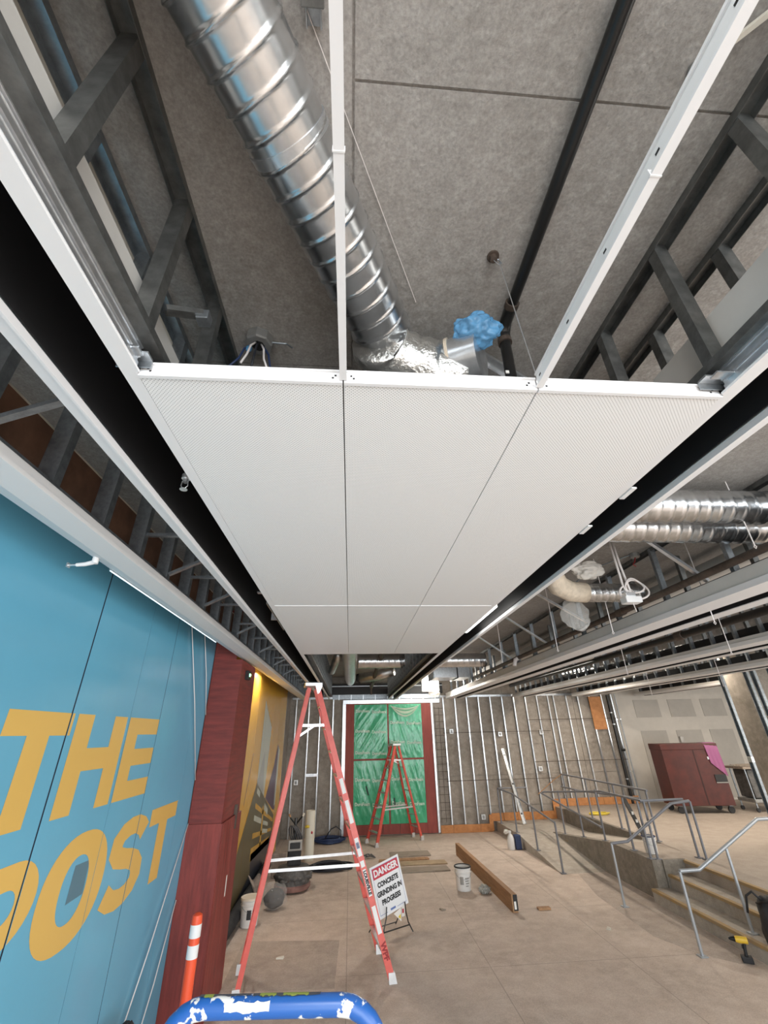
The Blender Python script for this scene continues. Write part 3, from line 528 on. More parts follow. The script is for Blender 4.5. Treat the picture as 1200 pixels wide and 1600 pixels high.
t = thing('ceiling_anchor', 'small eye anchor with thin wire under slab beside black pipe', 'anchor', (.543, .984, ZS))
MB().lathe([(0, -.03), (.014, -.028), (.014, -.008), (.024, -.008), (.024, 0)], n=12).build('plug', 'iron_pipe', t); MB().tube([(0, 0, -.03), (.012, 0, -.05), (.02, 0, -.06), (.055, .0, -.68)], .0018, 5).build('wire', 'galv_bright', t); MB().tube([(0, 0, -.02), (.02, 0, -.025), (.028, 0, -.045), (.016, 0, -.05)], .003, 6).build('eye', 'galv', t)
t = thing('brace_channel', 'angled galvanised steel channel behind black pipe drop and flexible duct', 'steel channel', (0, 0, 0))
MB().prof(uprof(.05, .03), (.52, 1.40, 4.33), (1.0, 1.52, 4.10), (0, -.3, -1)).build('channel', 'galv_bright', t); MB().box(.50, .56, 1.36, 1.44, ZS-.012, ZS).build('foot_plate', 'galv', t)
t = thing('slab_bracket', 'short galvanised bracket on the slab beside the middle rail', 'bracket', (-.125, .385, ZS)); MB().prof(uprof(.04, .03), (0, -.12, 0), (0, .02, 0), (0, 0, -1)).build('channel', 'galv', t); CB(-.03, .03, -.10, -.02, -.045, -.03, .003).build('plate', 'galv_dull', t)
t = thing('angle_stub', 'short steel stub projecting from left stud frame near the panels', 'steel bracket', (-.60, .93, 3.86)); MB().prof(uprof(.03, .02), (0, 0, 0), (.09, .05, .05)).build('stub', 'galv_dull', t); CB(.07, .11, .035, .075, .03, .07, .003).build('end_clip', 'galv', t)

# ---- beyond the far edge of the panels
t = thing('insulated_duct', 'foil wrapped duct running lengthwise above the far panel edge', 'duct', (0, 0, 0)); MB().tube([(-.04, 6.1, 4.10), (-.04, 8, 4.08), (-.03, 10.2, 4.04), (-.02, 12.0, 3.98), (-.02, 12.5, 3.94)], [.15, .152, .15, .15, .11], 24).build('foil_sleeve', 'foil', t, 'all'); MB().tube([(-.02, 12.5, 3.94), (-.02, 12.56, 3.93)], .09, 20).build('tied_end', 'tape', t)
t = thing('spiral_duct', 'crosswise spiral duct beyond the panels above the far opening', 'duct', (0, 0, 0)); MB().spiral((.15, 9.95, 4.10), (3.06, 9.95, 4.10), .15, .13, 28, .008, 7).build('duct_run', 'duct_metal', t, 'all')
t = thing('flexible_duct', 'short crumpled foil duct left of the lengthwise insulated duct', 'duct', (0, 0, 0)); MB().tube([(-.28, 9.5, 4.18), (-.33, 9.8, 4.12), (-.40, 10.2, 4.03), (-.46, 10.6, 3.98)], [.08, .09, .08, .085], 16).build('foil_sleeve', 'foil', t, 'all'); MB().tube([(-.46, 10.6, 3.98), (-.475, 10.66, 3.97)], .07, 14).build('open_end', 'tape', t)
t = thing('flexible_duct', 'slanted foil duct right of the lengthwise insulated duct', 'duct', (0, 0, 0)); MB().tube([(.25, 12.3, 4.0), (.7, 12.0, 4.03), (1.1, 11.7, 4.1)], [.12, .13, .12], 16).build('foil_sleeve', 'foil', t, 'all'); MB().tube([(.2, 12.34, 3.99), (.25, 12.3, 4.0)], .125, 16).build('clamp', 'black_rubber', t)
t = thing('black_pipe', 'rusty dark pipe sloping down between the far ducts', 'pipe', (0, 0, 0)); MB().tube([(.66, 6.0, 4.16), (.64, 10.5, 4.12), (.60, 13.4, 3.86)], .05, 12).build('run', 'iron_pipe', t, True); MB().tube([(.60, 13.4, 3.86), (.6, 13.42, 3.66)], .03, 10).build('drop', 'iron_pipe', t); MB().tube([(.645, 9.5, 4.13), (.644, 9.7, 4.128)], .065, 12).build('coupling', 'iron_pipe', t)
t = thing('black_duct', 'black rectangular duct spanning above the far opening header', 'duct', (0, 0, 0)); CB(-.85, 3.05, 15.02, 15.2, 3.80, 4.12, .01).build('trunk', 'black_matte', t); MB().box(-.85, 3.05, 15.0, 15.02, 4.03, 4.055).build('flange', 'galv_bright', t); MB().box(-.9, -.85, 14.98, 15.22, 3.76, 4.16).build('end_angle', 'galv', t)
t = thing('box_duct', 'pale rectangular sheet metal duct between right slot and beams', 'duct', (0, 0, 0)); CB(2.1, 3.05, 11.3, 12.1, 3.88, 4.2, .01).build('trunk', 'galv_bright', t); MB().box(2.70, 2.73, 11.28, 12.12, 3.86, 4.22).build('joint_flange', 'black_metal', t); MB().box(2.09, 2.11, 11.28, 12.12, 3.86, 4.22).build('end_flange', 'galv', t)
t = thing('work_light', 'glaring white work light wrapped in plastic above far right opening', 'light', (2.45, 13.9, 3.95)); CB(-.28, .28, -.04, .04, -.2, .38, .02).build('housing', 'alu', t); B(-.25, .25, -.05, -.04, -.17, .35).build('lens', 'lamp_warm', t); MB().tube([(.0, 0, .38), (0, 0, .41)], .02, 8).build('hanger', 'galv', t); area('work_light_lamp', (2.45, 13.84, 4.04), (.5, .5), (math.radians(-50), 0, 0), 95, (1.0, .93, .84))
t = thing('sheet_scrap', 'crumpled white plastic sheet hanging below the glaring work light', 'plastic sheet', (2.55, 13.86, 3.72)); MB().blob((0, 0, 0), (.17, .04, .13), .35, 2, 9, 4).build('sheet', 'plastic_white', t, 'all')

for nm_, pts_ in (('insulated_duct', [(-.04, 7.0, 4.235), (-.03, 10.5, 4.18)]), ('flexible_duct.001', [(-.33, 9.8, 4.2)]), ('flexible_duct.002', [(.7, 12.0, 4.15)]), ('box_duct', [(2.3, 11.7, 4.2), (2.9, 11.7, 4.2)]), ('spiral_duct.001', [(2.0, 9.95, 4.25)])):
    for p_ in pts_: MB().box(p_[0]-.012, p_[0]+.012, p_[1]-.002, p_[1]+.002, p_[2], ZS).build('hanger_strap', 'galv', bpy.data.objects[nm_])
# ================================================================ RIGHT HAND CEILING: SOFFIT BEAMS
def soffit_beam(x, y0, y1, label, m='white_paint', step=.45, ph=0.0, gh=.10):
    t = thing('soffit_beam', label, 'soffit beam', (x, 0, ZP))
    MB().box(0, .015, y0, y1, .02, gh).build('gypsum_side', 'gyp_white', t)
    MB().box(-.012, .235, y0, y1, 0, .02).box(-.012, 0, y0, y1, .02, .05).build('inner_trim', m, t)
    MB().box(.235, .24, y0, y1, .0, .25).box(.37, .375, y0, y1, 0, .25).box(.24, .37, y0, y1, .245, .25).build('black_liner', 'black_matte', t)
    MB().box(.375, .53, y0, y1, -.006, .012).box(.52, .53, y0, y1, .012, .08).build('outer_trim', m, t)
    MB().prof(uprof(.06, .04), (.06, y0, ZS-ZP-.002), (.06, y1, ZS-ZP-.002), (0, 0, -1)).build('top_track', 'galv_dull', t)
    MB().box(.016, .06, y0, y1, gh-.04, gh).build('ledger', 'galv', t)
    ys = []; y = y0+.2+ph
    while y < y1-.1: ys.append(y); y += step
    s0 = MB().prof(cprof(.055, .038), (.05, 0, .10), (.05, 0, ZS-ZP-.01), (1, 0, 0)).build('hanger_stud', 'galv', t); s0.location = (0, ys[0], 0)
    for yy in ys[1:]: inst(s0, t, (0, yy, 0))
    s1 = MB().prof(cprof(.055, .038), (.48, 0, .03), (.48, 0, ZS-ZP-.01), (1, 0, 0)).build('hanger_stud', 'galv_dull', t); s1.location = (0, ys[0]+.2, 0)
    for yy in ys[1:]: inst(s1, t, (0, yy+.2, 0))
    return t
soffit_beam(3.12, 1.2, 14.9, 'nearest soffit beam on the right, with bright white trim', 'white_trim', .85, gh=.16)
soffit_beam(5.30, 2.5, 14.7, 'second soffit beam on the right, grey in shade', 'white_paint', .42)
soffit_beam(7.42, 4.0, 14.9, 'third soffit beam on the right, above the steps', 'white_paint', .45)
soffit_beam(9.72, 6.0, 15.1, 'fourth and farthest soffit beam, over the red tool chest', 'white_paint', .5)
t = thing('iron_pipe', 'rusty brown sprinkler pipe running beside the nearest right soffit beam', 'pipe', (0, 0, 0)); MB().tube([(3.08, 1.4, 3.84), (3.06, 11.0, 3.84)], .032, 14).build('run', 'iron_pipe', t, True)
for y in (4.55, 8.0): MB().tube([(3.08, y, 3.84), (3.08, y+.12, 3.84)], .042, 14).build('coupling', 'iron_pipe', t, True)
MB().tube([(3.075, 7.9, 3.84), (3.0, 7.9, 3.80), (2.97, 7.9, 3.70)], .035, 12).build('outlet', 'cable_white', t, True)
t = thing('iron_pipe', 'dark sprinkler pipe running behind the nearest right soffit beam', 'pipe', (0, 0, 0)); MB().tube([(4.9, 2.0, 3.86), (4.85, 13.5, 3.86)], .05, 14).build('run', 'black_metal', t, True); MB().tube([(4.88, 6, 3.86), (4.88, 6.15, 3.86)], .062, 14).build('coupling', 'iron_pipe', t, True)
# ducts on the right
t = thing('spiral_duct', 'bright crosswise spiral duct in front, upper right beside the slot', 'duct', (0, 0, 0)); MB().spiral((1.62, 2.62, 4.135), (3.75, 2.62, 4.135), .125, .095, 36, .006, 7).build('duct_run', 'duct_metal', t, 'all')
t = thing('spiral_duct', 'second crosswise spiral duct directly behind the bright right one', 'duct', (0, 0, 0)); MB().spiral((1.62, 2.95, 4.12), (3.75, 2.95, 4.12), .125, .095, 36, .006, 7).build('duct_run', 'duct_metal', t, 'all')
t = thing('spiral_duct', 'smaller spiral duct with taped elbow wrapped in plastic', 'duct', (0, 0, 0)); MB().spiral((2.42, 4.15, 3.93), (3.04, 4.15, 3.93), .095, .07, 28, .005, 7).build('duct_run', 'duct_metal', t, 'all')
MB().tube([(2.45, 4.15, 3.93), (2.28, 4.14, 3.94), (2.12, 4.06, 3.98), (2.02, 3.95, 4.06), (1.98, 3.9, 4.2)], [.102, .106, .108, .106, .104], 20).build('taped_elbow', 'tape', t, 'all')
tag(MB().blob((2.44, 4.0, 4.12), (.17, .10, .09), .34, 1.5, 11, 5).build('plastic_wrap', 'plastic_white', None, 'all'), 'crumpled whitish plastic wrap on top of the taped duct elbow', 'plastic sheet')
tag(MB().blob((2.36, 4.30, 3.73), (.15, .05, .17), .22, 1.5, 14, 5).build('plastic_bag', 'plastic_clear', None, 'all'), 'clear plastic bag hanging beneath the taped duct elbow', 'plastic bag')
t = thing('conduit', 'cream conduit strip on the slab in the upper right corner', 'conduit', (0, 0, ZS-.022)); MB().bar((.975, .40, 0), (1.6, -.23, 0), .014, .012).build('strip', 'gyp_edge', t); MB().lathe([(0, -.012), (.016, -.012), (.018, .02)], (.965, .415, 0), 12).build('cap', 'steel_box', t)
t = thing('flexible_duct', 'crumpled foil duct lying between first and second right beams', 'duct', (0, 0, 0)); MB().tube([(4.05, 7.1, 3.86), (4.25, 7.6, 3.88), (4.4, 8.3, 3.92), (4.45, 9.2, 3.98)], [.10, .13, .12, .12], 18).build('foil_sleeve', 'foil', t, 'all'); MB().tube([(4.03, 7.04, 3.855), (4.05, 7.1, 3.86)], .07, 14).build('tied_end', 'tape', t)
t = thing('spiral_duct', 'lengthwise spiral duct between second and third right beams', 'duct', (0, 0, 0)); MB().spiral((6.75, 5.0, 4.12), (6.75, 14.2, 4.12), .14, .15, 22, .008, 6).build('duct_run', 'duct_metal', t, 'all')
t = thing('insulation_roll', 'white insulated duct above the taped drywall wall', 'duct', (0, 0, 0)); MB().tube([(10.45, 13.9, 3.97), (11.6, 14.0, 3.98), (13.5, 14.0, 4.0)], [.16, .18, .17], 18).build('sleeve', 'gyp_white', t, 'all'); MB().tube([(11.0, 13.95, 3.975), (11.06, 13.955, 3.976)], .185, 18).build('band', 'galv', t)
MB().box(4.388, 4.412, 8.298, 8.302, 4.03, ZS).build('hanger_strap', 'galv', [o for o in bpy.data.objects if o.get('label', '').startswith('crumpled foil duct lying')][0])
# diagonal braces, hanger wires, cable coil
for k, (y, x0, lb) in enumerate(((3.45, 2.62, 'diagonal pale steel brace under the bright spiral ducts'), (5.35, 2.35, 'diagonal steel brace right of the clear plastic bag'), (6.7, 2.4, 'diagonal steel brace third along the nearest right beam'), (8.3, 2.4, 'diagonal steel brace farthest along the nearest right beam'))):
    t = thing('diagonal_brace', lb, 'steel brace', (0, y, 0), 0, 'diagonal braces on the near right beam'); MB().prof(uprof(.04, .025), (x0, 0, ZS-.02), (3.15, -.06, 3.80)).build('channel', 'galv_bright', t); MB().box(x0-.05, x0+.02, -.03, .03, ZS-.012, ZS).build('foot_plate', 'galv', t)
for k, (p, z, lb) in enumerate((((2.906, 2.615), 3.82, 'pale hanger wire in front of the bright spiral ducts'), ((3.355, 3.699), 3.52, 'pale hanger wire just right of the diagonal brace'), ((2.705, 4.265), 3.55, 'pale hanger wire left of the white cable coil'), ((2.619, 5.385), 3.56, 'pale hanger wire left of the clear plastic bag'), ((2.3, 6.6), 3.6, 'pale hanger wire farthest along before nearest right beam'), ((4.6, 5.0), 3.45, 'hanger wire behind the nearest right beam, close to frame edge'), ((4.5, 7.0), 3.45, 'hanger wire between the first and second right beams'), ((6.6, 7.6), 3.3, 'hanger wire between the second and third right beams'), ((6.6, 9.6), 3.3, 'hanger wire crossing in front of the taped drywall'))):
    t = thing('hanger_wire', lb, 'wire', (p[0], p[1], ZS), 0, 'ceiling hanger wires'); MB().tube([(0, 0, 0), (.004, 0, (z-ZS)*.5), (0, 0, z-ZS)], .0045, 6).build('wire', 'cable_white', t); MB().tube([(0, 0, z-ZS), (.012, 0, z-ZS-.01), (.0, 0, z-ZS-.025), (-.012, 0, z-ZS-.01), (0, 0, z-ZS)], .0035, 5).build('loop', 'cable_white', t)
t = thing('cable_coil', 'white electrical cables hanging from slab with looped coil and box', 'cable', (2.64, 3.80, ZS))
for dx in (-.015, .02): MB().tube([(dx, 0, 0), (dx+.01, .0, -.25), (dx*1.5+.02, 0, -.45), (.04+dx, 0, -.55)], .011, 8).build('strand', 'cable_white', t, 'all')
for c, r in (((.10, -.02, -.47), .09), ((.13, .01, -.5), .12), ((.03, .02, -.52), .07)): MB().tube([(c[0]+r*math.cos(a), c[1]+.02*math.sin(2*a), c[2]+r*.8*math.sin(a)) for a in [2*PI*k/20 for k in range(20)]], .009, 7, closed=True).build('loop', 'cable_white', t, 'all')
CB(-.04, .12, -.05, .05, -.64, -.58, .008).build('cover_plate', 'white_paint', t); CB(-.02, .08, -.035, .035, -.58, -.54, .006).build('box', 'alu', t); MB().tube([(.05, 0, -.64), (.06, 0, -.72)], .004, 6).build('pull_string', 'cable_white', t)
t = thing('junction_box', 'small junction box with red wire on slab right of cables', 'junction box', (3.08, 4.10, ZS)); MB().lathe([(0, -.05), (.045, -.05), (.05, -.045), (.05, 0)], n=8).build('box', 'steel_box', t); MB().tube([(0, 0, -.05), (-.02, 0, -.1), (-.05, 0, -.13), (-.02, 0, -.15)], .006, 6).build('wire', 'ink_red', t); MB().tube([(-.05, 0, -.02), (-.3, .3, -.06), (-.5, .7, -.2)], .006, 6).build('conduit', 'galv', t)
for k, (x, y, lb) in enumerate(((3.95, 1.0, 'large pale insulated pipe above the nearest right beam'), (4.3, 1.0, 'second pale insulated pipe behind the first, upper right'))):
    t = thing('insulated_pipe', lb, 'pipe', (x, 0, 4.18)); MB().tube([(0, y, 0), (-.1, 14, 0)], .10, 18).build('sleeve', 'gyp_white', t, True); MB().tube([(-.01, y+2, 0), (-.01, y+2.06, 0)], .106, 18).build('band', 'galv', t)
for (x, y), lb in zip(FILL_STRIPS, ('added fill strip light behind the viewpoint over the left aisle', 'added fill strip light behind the viewpoint over the right aisle', 'added fill strip light nearest the storefront on the left', 'added fill strip light nearest the storefront on the right', 'added fill strip light over the near end of the platform', 'added fill strip light over the platform beside the steps', 'added fill strip light near the side glazing')):  # fittings for the added fill lamps, all out of view
    t = thing('strip_light', lb, 'light fixture', (x, y, 4.12), 0, 'strip lights in the right ceiling'); CB(-.08, .08, -.6, .6, .02, .09, .01).build('housing', 'white_paint', t); B(-.06, .06, -.58, .58, .008, .02).build('tube_lens', 'lamp_warm', t)
    for q in (-.4, .4): MB().tube([(0, q, .09), (0, q, .238)], .004, 6).build('hanger', 'galv', t)
for k, (x, y, lb) in enumerate(((8.6, 10.5, 'lit fluorescent strip between third and fourth right beams'), (6.4, 12.6, 'lit fluorescent strip between second and third right beams'), (11.5, 11.0, 'lit fluorescent strip above the red tool chest'))):
    t = thing('strip_light', lb, 'light fixture', (x, y, 4.12), 0, 'strip lights in the right ceiling'); CB(-.08, .08, -.6, .6, .02, .09, .01).build('housing', 'white_paint', t); B(-.06, .06, -.58, .58, .008, .02).build('tube_lens', 'lamp_warm', t)
    for q in (-.4, .4): MB().tube([(0, q, .09), (0, q, .238)], .004, 6).build('hanger', 'galv', t)
    area('strip_light_lamp', (x, y, 4.11), (.12, 1.16), (0, 0, 0), 52, (1.0, .88, .74))

# ================================================================ BACK WALL FIT-OUT
def wall_studs(label, xs, z0s, z1, y=YB-.055):
    t = thing('stud_wall', label, 'steel framing', (0, y, 0)); base = {}
    for x, z0 in zip(xs, z0s):
        k = round(z0, 2)
        if k not in base: base[k] = MB().prof(cprof(.06, .034), (0, 0, z0+.004), (0, 0, z1-.004), (0, 1, 0)).build('stud', 'galv_bright', t); base[k].location = (x, 0, 0)
        else: inst(base[k], t, (x, 0, 0))
    return t
t = wall_studs('bright steel studs along the right part of the concrete back wall', [3.08, 3.48, 3.88]+[4.283+.4064*k for k in range(6)]+[6.70, 6.90, 7.35, 7.76, 8.17, 8.60, 8.95], [0]*3+[.25]*5+[.25]+[ZF]*7, 3.70)
MB().prof(uprof(.066, .06), (2.95, 0, 3.74), (8.4, 0, 3.74), (0, 0, -1)).build('top_track', 'galv_bright', t)
t = wall_studs('bright steel studs on the back wall left of the boarded opening', [-1.75, -1.34, -.98, -.56], [0]*4, 3.70)
MB().prof(uprof(.066, .06), (-1.9, 0, 3.74), (-.3, 0, 3.74), (0, 0, -1)).build('top_track', 'galv_bright', t); CB(-1.34, -.98, -.035, -.03, 1.52, 1.60, .002).build('blocking', 'galv_bright', t)
t = thing('plywood_strip', 'low orange plywood strip along the foot of the back wall studs', 'plywood strip', (0, YB-.03, 0)); x = 2.72
while x < 9.0:
    z0 = 0.0 if x < 4.28 else (.25 if x < 6.28 else ZF); L = min(random.choice((.38, .40, .42)), (4.28 if x < 4.28 else 6.28 if x < 6.28 else 9.03)-x)
    if L > .05: B(x+.004, x+L-.004, -.09+random.uniform(0, .008), -.07, z0+.005, z0+.20+random.uniform(-.01, .01)).build('plywood_block', 'wood_orange', t)
    x += max(L, .02)
B(4.2, 4.32, -.09, -.07, .02, .42).build('plywood_block', 'wood_orange', t); B(6.24, 6.42, -.09, -.07, .26, .74).build('plywood_block', 'wood_orange', t)
tag(CB(8.12, 8.55, YB-.115, YB-.09, 2.62, 3.62, .003).build('plywood_sheet', 'wood_orange'), 'upright orange plywood sheet high on the back wall studs', 'plywood')
t = thing('drain_pipe', 'black vertical drain pipe on the back wall beside the drywall', 'pipe', (8.80, YB-.11, 0)); MB().tube([(0, 0, ZF+.01), (0, 0, 3.66)], .045, 14).build('stack', 'black_metal', t, True); MB().tube([(0, 0, 2.02), (.17, 0, 2.02)], .04, 12).build('branch', 'black_metal', t, True)
for z in (1.2, 3.1, 2.75): MB().tube([(0, 0, z), (0, 0, z+.03)], .051, 14).build('clamp', 'galv_bright', t)
for k, (x, lb) in enumerate(((9.0, 'thin vertical conduit just right of the black drain pipe'), (9.12, 'thin vertical conduit against the edge of the taped drywall'))):
    t = thing('conduit', lb, 'conduit', (x, YB-.035, 0)); MB().tube([(0, 0, ZF+.01), (0, 0, 3.7)], .013, 8).build('tube', 'galv', t, True)
    for z in (1.4, 2.9): CB(-.025, .025, -.015, .03, z, z+.025, .002).build('strap', 'galv_bright', t)
t = thing('rod_run', 'thin dark horizontal rods crossing the back wall studs', 'rod', (0, YB-.1, 0))
for z in (1.75, 2.95): MB().tube([(5.9, 0, z), (9.0, 0, z)], .009, 6).build('rod', 'iron_pipe', t)
for z in (1.30, 2.62): MB().tube([(3.0, 0, z), (6.6, 0, z)], .008, 6).build('rod', 'iron_pipe', t)
for x, z, lb in ((4.88, 2.55, 'small pale electrical box on the studs above leaning channel'), (6.28, 2.58, 'small grey electrical box high on the middle studs'), (6.05, 1.55, 'grey electrical box at mid height on the back wall'), (4.04, .36, 'white electrical box low on the back wall near ramp'), (-1.62, 1.38, 'pale electrical box on the back wall left of the ladder'), (3.28, 2.66, 'white plate on the wire mesh beside the boarded opening')):
    t = thing('electrical_box', lb, 'electrical box', (x, YB-.075, z)); CB(-.06, .06, -.02, .05, -.065, .065, .006).build('box', 'alu', t); B(-.035, .035, -.023, -.02, -.04, .04).build('opening', 'steel_box', t)
t = thing('wire_mesh', 'dark wire mesh grid on the back wall right of red boards', 'wire mesh', (2.78, YB-.03, 0))
for x in (0, .14, .28): MB().tube([(x, 0, .25), (x, 0, 3.4)], .006, 5).build('wire', 'iron_pipe', t)
for k in range(16): MB().tube([(-.03, -.006, .35+.2*k), (.31, -.006, .35+.2*k)], .006, 5).build('wire', 'iron_pipe', t)
t = thing('leaning_channel', 'pale steel channel leaning against the back wall studs', 'steel channel', (0, 0, 0)); MB().prof(uprof(.10, .035), (5.04, 14.55, .262), (4.87, 15.15, 2.14), (0, -1, .3)).build('channel', 'galv_bright', t)
for s in (.12, .5, .9): 
    p = Vector((5.04, 14.55, .26)).lerp(Vector((4.87, 15.15, 2.14)), s); CB(p.x-.02, p.x+.02, p.y-.006, p.y-.001, p.z-.035, p.z+.035, .002).build('punched_hole', 'black_matte', t)
# ---- boarded opening in the back wall
bo = thing('boarded_opening', 'wall opening boarded with green foam sheets and red plywood', 'boarded opening', (0, YB-.06, 0))
B(-.15, .12, -.01, .03, .02, 3.52).build('red_board', 'red_door', bo); B(2.33, 2.64, -.01, .03, .02, 3.52).build('red_board', 'red_door', bo); B(.12, 2.33, 0, .03, 3.5, 3.58).build('red_board', 'red_door', bo)
for a, b in ((.12, .60), (.605, 1.0), (1.005, 1.52), (1.525, 1.96), (1.965, 2.33)): B(a+.004, b-.004, -.008, .03, .03, .27).build('red_block', 'red_door', bo)
B(1.195, 1.245, -.004, .03, .27, 3.5).build('mullion', 'red_door', bo); B(.12, 2.33, -.003, .03, 1.90, 1.95).build('mullion', 'red_door', bo)
MB().prof(uprof(.10, .05), (-.20, -.02, .02), (-.20, -.02, 3.62), (0, -1, 0)).build('jamb', 'galv_bright', bo); MB().prof(uprof(.06, .03), (2.68, -.01, .02), (2.68, -.01, 3.55), (0, -1, 0)).build('jamb', 'galv_bright', bo)
CB(-.25, 2.95, -.05, -.02, 3.52, 3.64, .004).build('header', 'galv_bright', bo); MB().box(-.6, 3.0, -.03, .03, 3.66, 3.70).box(-.6, 3.0, -.04, -.03, 3.70, 3.80).build('head_track', 'galv', bo)
for k in range(9): CB(-.4+.4*k, -.37+.4*k, -.055, -.03, 3.64, 3.80, .003).build('cripple_stud', 'galv_bright', bo)
ftxt = None
for i, (a, b) in enumerate(((.125, 1.195), (1.245, 2.325))):
    for j, (c, d) in enumerate(((.275, 1.90), (1.95, 3.495))):
        n = 40; f = MB(); vs = []
        for q in range(n+1):
            for p in range(n+1):
                u, v = p/n, q/n; x, z = a+(b-a)*u, c+(d-c)*v; e = min(u, 1-u, v, 1-v)
                k_ = 7 if (i, j) == (0, 1) else -3; wr_ = noise.noise(Vector((x*9-z*k_, z*.8, i+3*j)))*.022+noise.noise(Vector((x*22-z*k_*2, z*2, 9)))*.010
                vs.append((x, -.012-max(0, wr_+.008)*min(1, e*8), z))
        f.add(vs, [(q*(n+1)+p, q*(n+1)+p+1, (q+1)*(n+1)+p+1, (q+1)*(n+1)+p) for q in range(n) for p in range(n)]).box(a+.002, b-.002, -.010, .028, c+.002, d-.002)
        fb_ = f.build('foam_board', 'green_foam', bo, True)
        rows = (2.95, 2.40) if (i, j) == (1, 1) else ((3.3, 2.72, 2.12) if j else (1.40, .78))
        for z in rows:
            for x in (a+.27, a+.80):
                s_ = .13
                if ftxt is None:
                    ftxt = place_text('DuroFoam', s_*.92, (0, 0, 0), (1, 0, 0), (0, 0, 1), 'print_white', fb_, 'print', .004, .86); ftxt.location = (x, -.05, z)
                else: inst(ftxt, fb_, (x, -.05, z-.03*(x > a+.5)))
for x, z, r in ((.52, 1.12, .35), (1.36, .80, .12)): MB().bar((x-.03*r, -.052, z+.12), (x+.16*r, -.052, z-.12), .035, .004, (0, 1, 0)).build('tape_mark', 'ink', bo)
t = thing('plastic_sheet', 'sagging clear plastic sheet at the top of the right green board', 'plastic sheet', (1.78, YB-.12, 3.44))
for sag, wd in ((.30, .05), (.20, .07), (.10, .05)):
    v_ = []; n = 20
    for q in range(n+1):
        u = -1+2*q/n; zc = -sag*(1-u*u)
        for k in range(5): v_.append((.46*u, -.02-.02*math.sin(PI*k/4)*(1-u*u), zc-wd*(k/4-.5)*(1.2-u*u)))
    f_ = [(q*5+k, q*5+k+1, (q+1)*5+k+1, (q+1)*5+k) for q in range(n) for k in range(4)]; MB().add(v_, f_).build('fold', 'plastic_film', t, 'all')

# ---- steel stud partition and concrete column at the right edge
t = wall_studs('tall steel stud partition standing at the right frame edge', [0], [ZF], ZS-.01, 0); t.location = (8.0, 0, 0)
st0 = t.children[0]; st0.data.materials[0] = MAT['galv']; st0.location = (0, 9.2, 0); st0.scale = (1.6, 1.6, 1)
for y in (8.55, 8.38, 8.0, 7.6, 7.2): c = inst(st0, t, (0, y, 0))
MB().box(-.05, .05, 7.0, 9.3, ZF+.001, ZF+.03).build('bottom_track', 'galv', t); CB(-.03, .03, 9.15, 9.25, 2.0, 2.1, .005).build('outlet_box', 'alu', t)
struct(B(8.75, 9.6, 9.35, 10.1, ZF+.001, ZS).build('wall_column', 'conc_curb'))

# ================================================================ RAILINGS
def pipe_path(pts, r, m, name, parent, n=10): return MB().tube(pts, r, n).build(name, m, parent, True)
R_ = .021
def post(parent, x, y, z0, z1, m='rail_paint'):
    o = MB().tube([(x, y, z0+.006), (x, y, z1)], R_, 10).build('post', m, parent, True); MB().box(x-.05, x+.05, y-.05, y+.05, z0+.001, z0+.012).build('base_plate', m, o); return o
t = thing('handrail', 'grey steel handrail beside the steps nearest the camera', 'handrail', (0, 0, 0)); y = 7.24
post(t, 4.63, y, 0, .865, 'rail_galv'); post(t, 5.42, y, .187, 1.10, 'rail_galv'); pipe_path([(4.63, y, .87), (4.92, y, .875), (6.04, y, 1.42), (6.9, y, 1.43)], R_+.003, 'rail_galv', 'top_rail', t); post(t, 6.9, y, ZF, 1.43, 'rail_galv')
t = thing('handrail', 'grey steel handrail along the far side of the steps beside ramp', 'handrail', (0, 0, 0)); y = 9.02
post(t, 4.645, y, 0, .85, 'rail_galv'); pipe_path([(4.645, y, .85), (4.95, y, .87), (5.95, y, 1.40), (6.32, y, 1.43)], R_+.003, 'rail_paint', 'top_rail', t); post(t, 6.33, y, ZF, 1.42)
t = thing('ramp_railing', 'grey steel railing along the open left edge of lower ramp', 'railing', (0, 0, 0)); x = 4.46
for y, z in ((10.93, .005), (12.2, .137), (13.55, .25), (14.85, .25)): post(t, x, y, z, z+.86)
pipe_path([(x, 10.93, .865), (x, 13.5, 1.11), (x, 14.85, 1.11)], R_, 'rail_paint', 'top_rail', t); pipe_path([(x, 14.85, 1.11), (x+.9, 14.85, 1.11)], R_, 'rail_paint', 'return_rail', t)
t = thing('ramp_railing', 'grey steel railing mounted on the concrete wall between both ramps', 'railing', (0, 0, 0)); x = 5.47
for y, z in ((12.85, .30), (11.84, .42), (10.84, .53), (9.8, .572)): post(t, x, y, z, min(1.45, z+.93))
for dx in (-.055, .045): post(t, 5.47+dx, 9.2-.04*(dx > 0), .572 if dx > 0 else .572, 1.43)
pipe_path([(x, 13.5, 1.13), (x, 12.85, 1.20), (x, 10.6, 1.44), (x, 9.16, 1.44), (6.30, 9.16, 1.44)], R_, 'rail_paint', 'top_rail', t); pipe_path([(5.34, 13.7, 1.09), (5.34, 10.65, .80)], R_, 'rail_paint', 'lower_rail', t); post(t, 6.30, 9.17, ZF, 1.43)
pipe_path([(x, 13.5, 1.13), (5.40, 13.62, 1.12), (5.34, 13.7, 1.09)], R_, 'rail_paint', 'bend', t)
for y, z in ((12.85, 1.03), (10.84, .83)): pipe_path([(5.34, y, z-.012), (5.47, y, z-.05)], .012, 'rail_paint', 'bracket', t)
t = thing('ramp_railing', 'grey steel guard rail along the platform edge behind the upper ramp', 'railing', (0, 0, 0)); x = 6.34
for y in (14.35, 13.0, 11.65, 10.35): post(t, x, y, ZF+.02, 1.46)
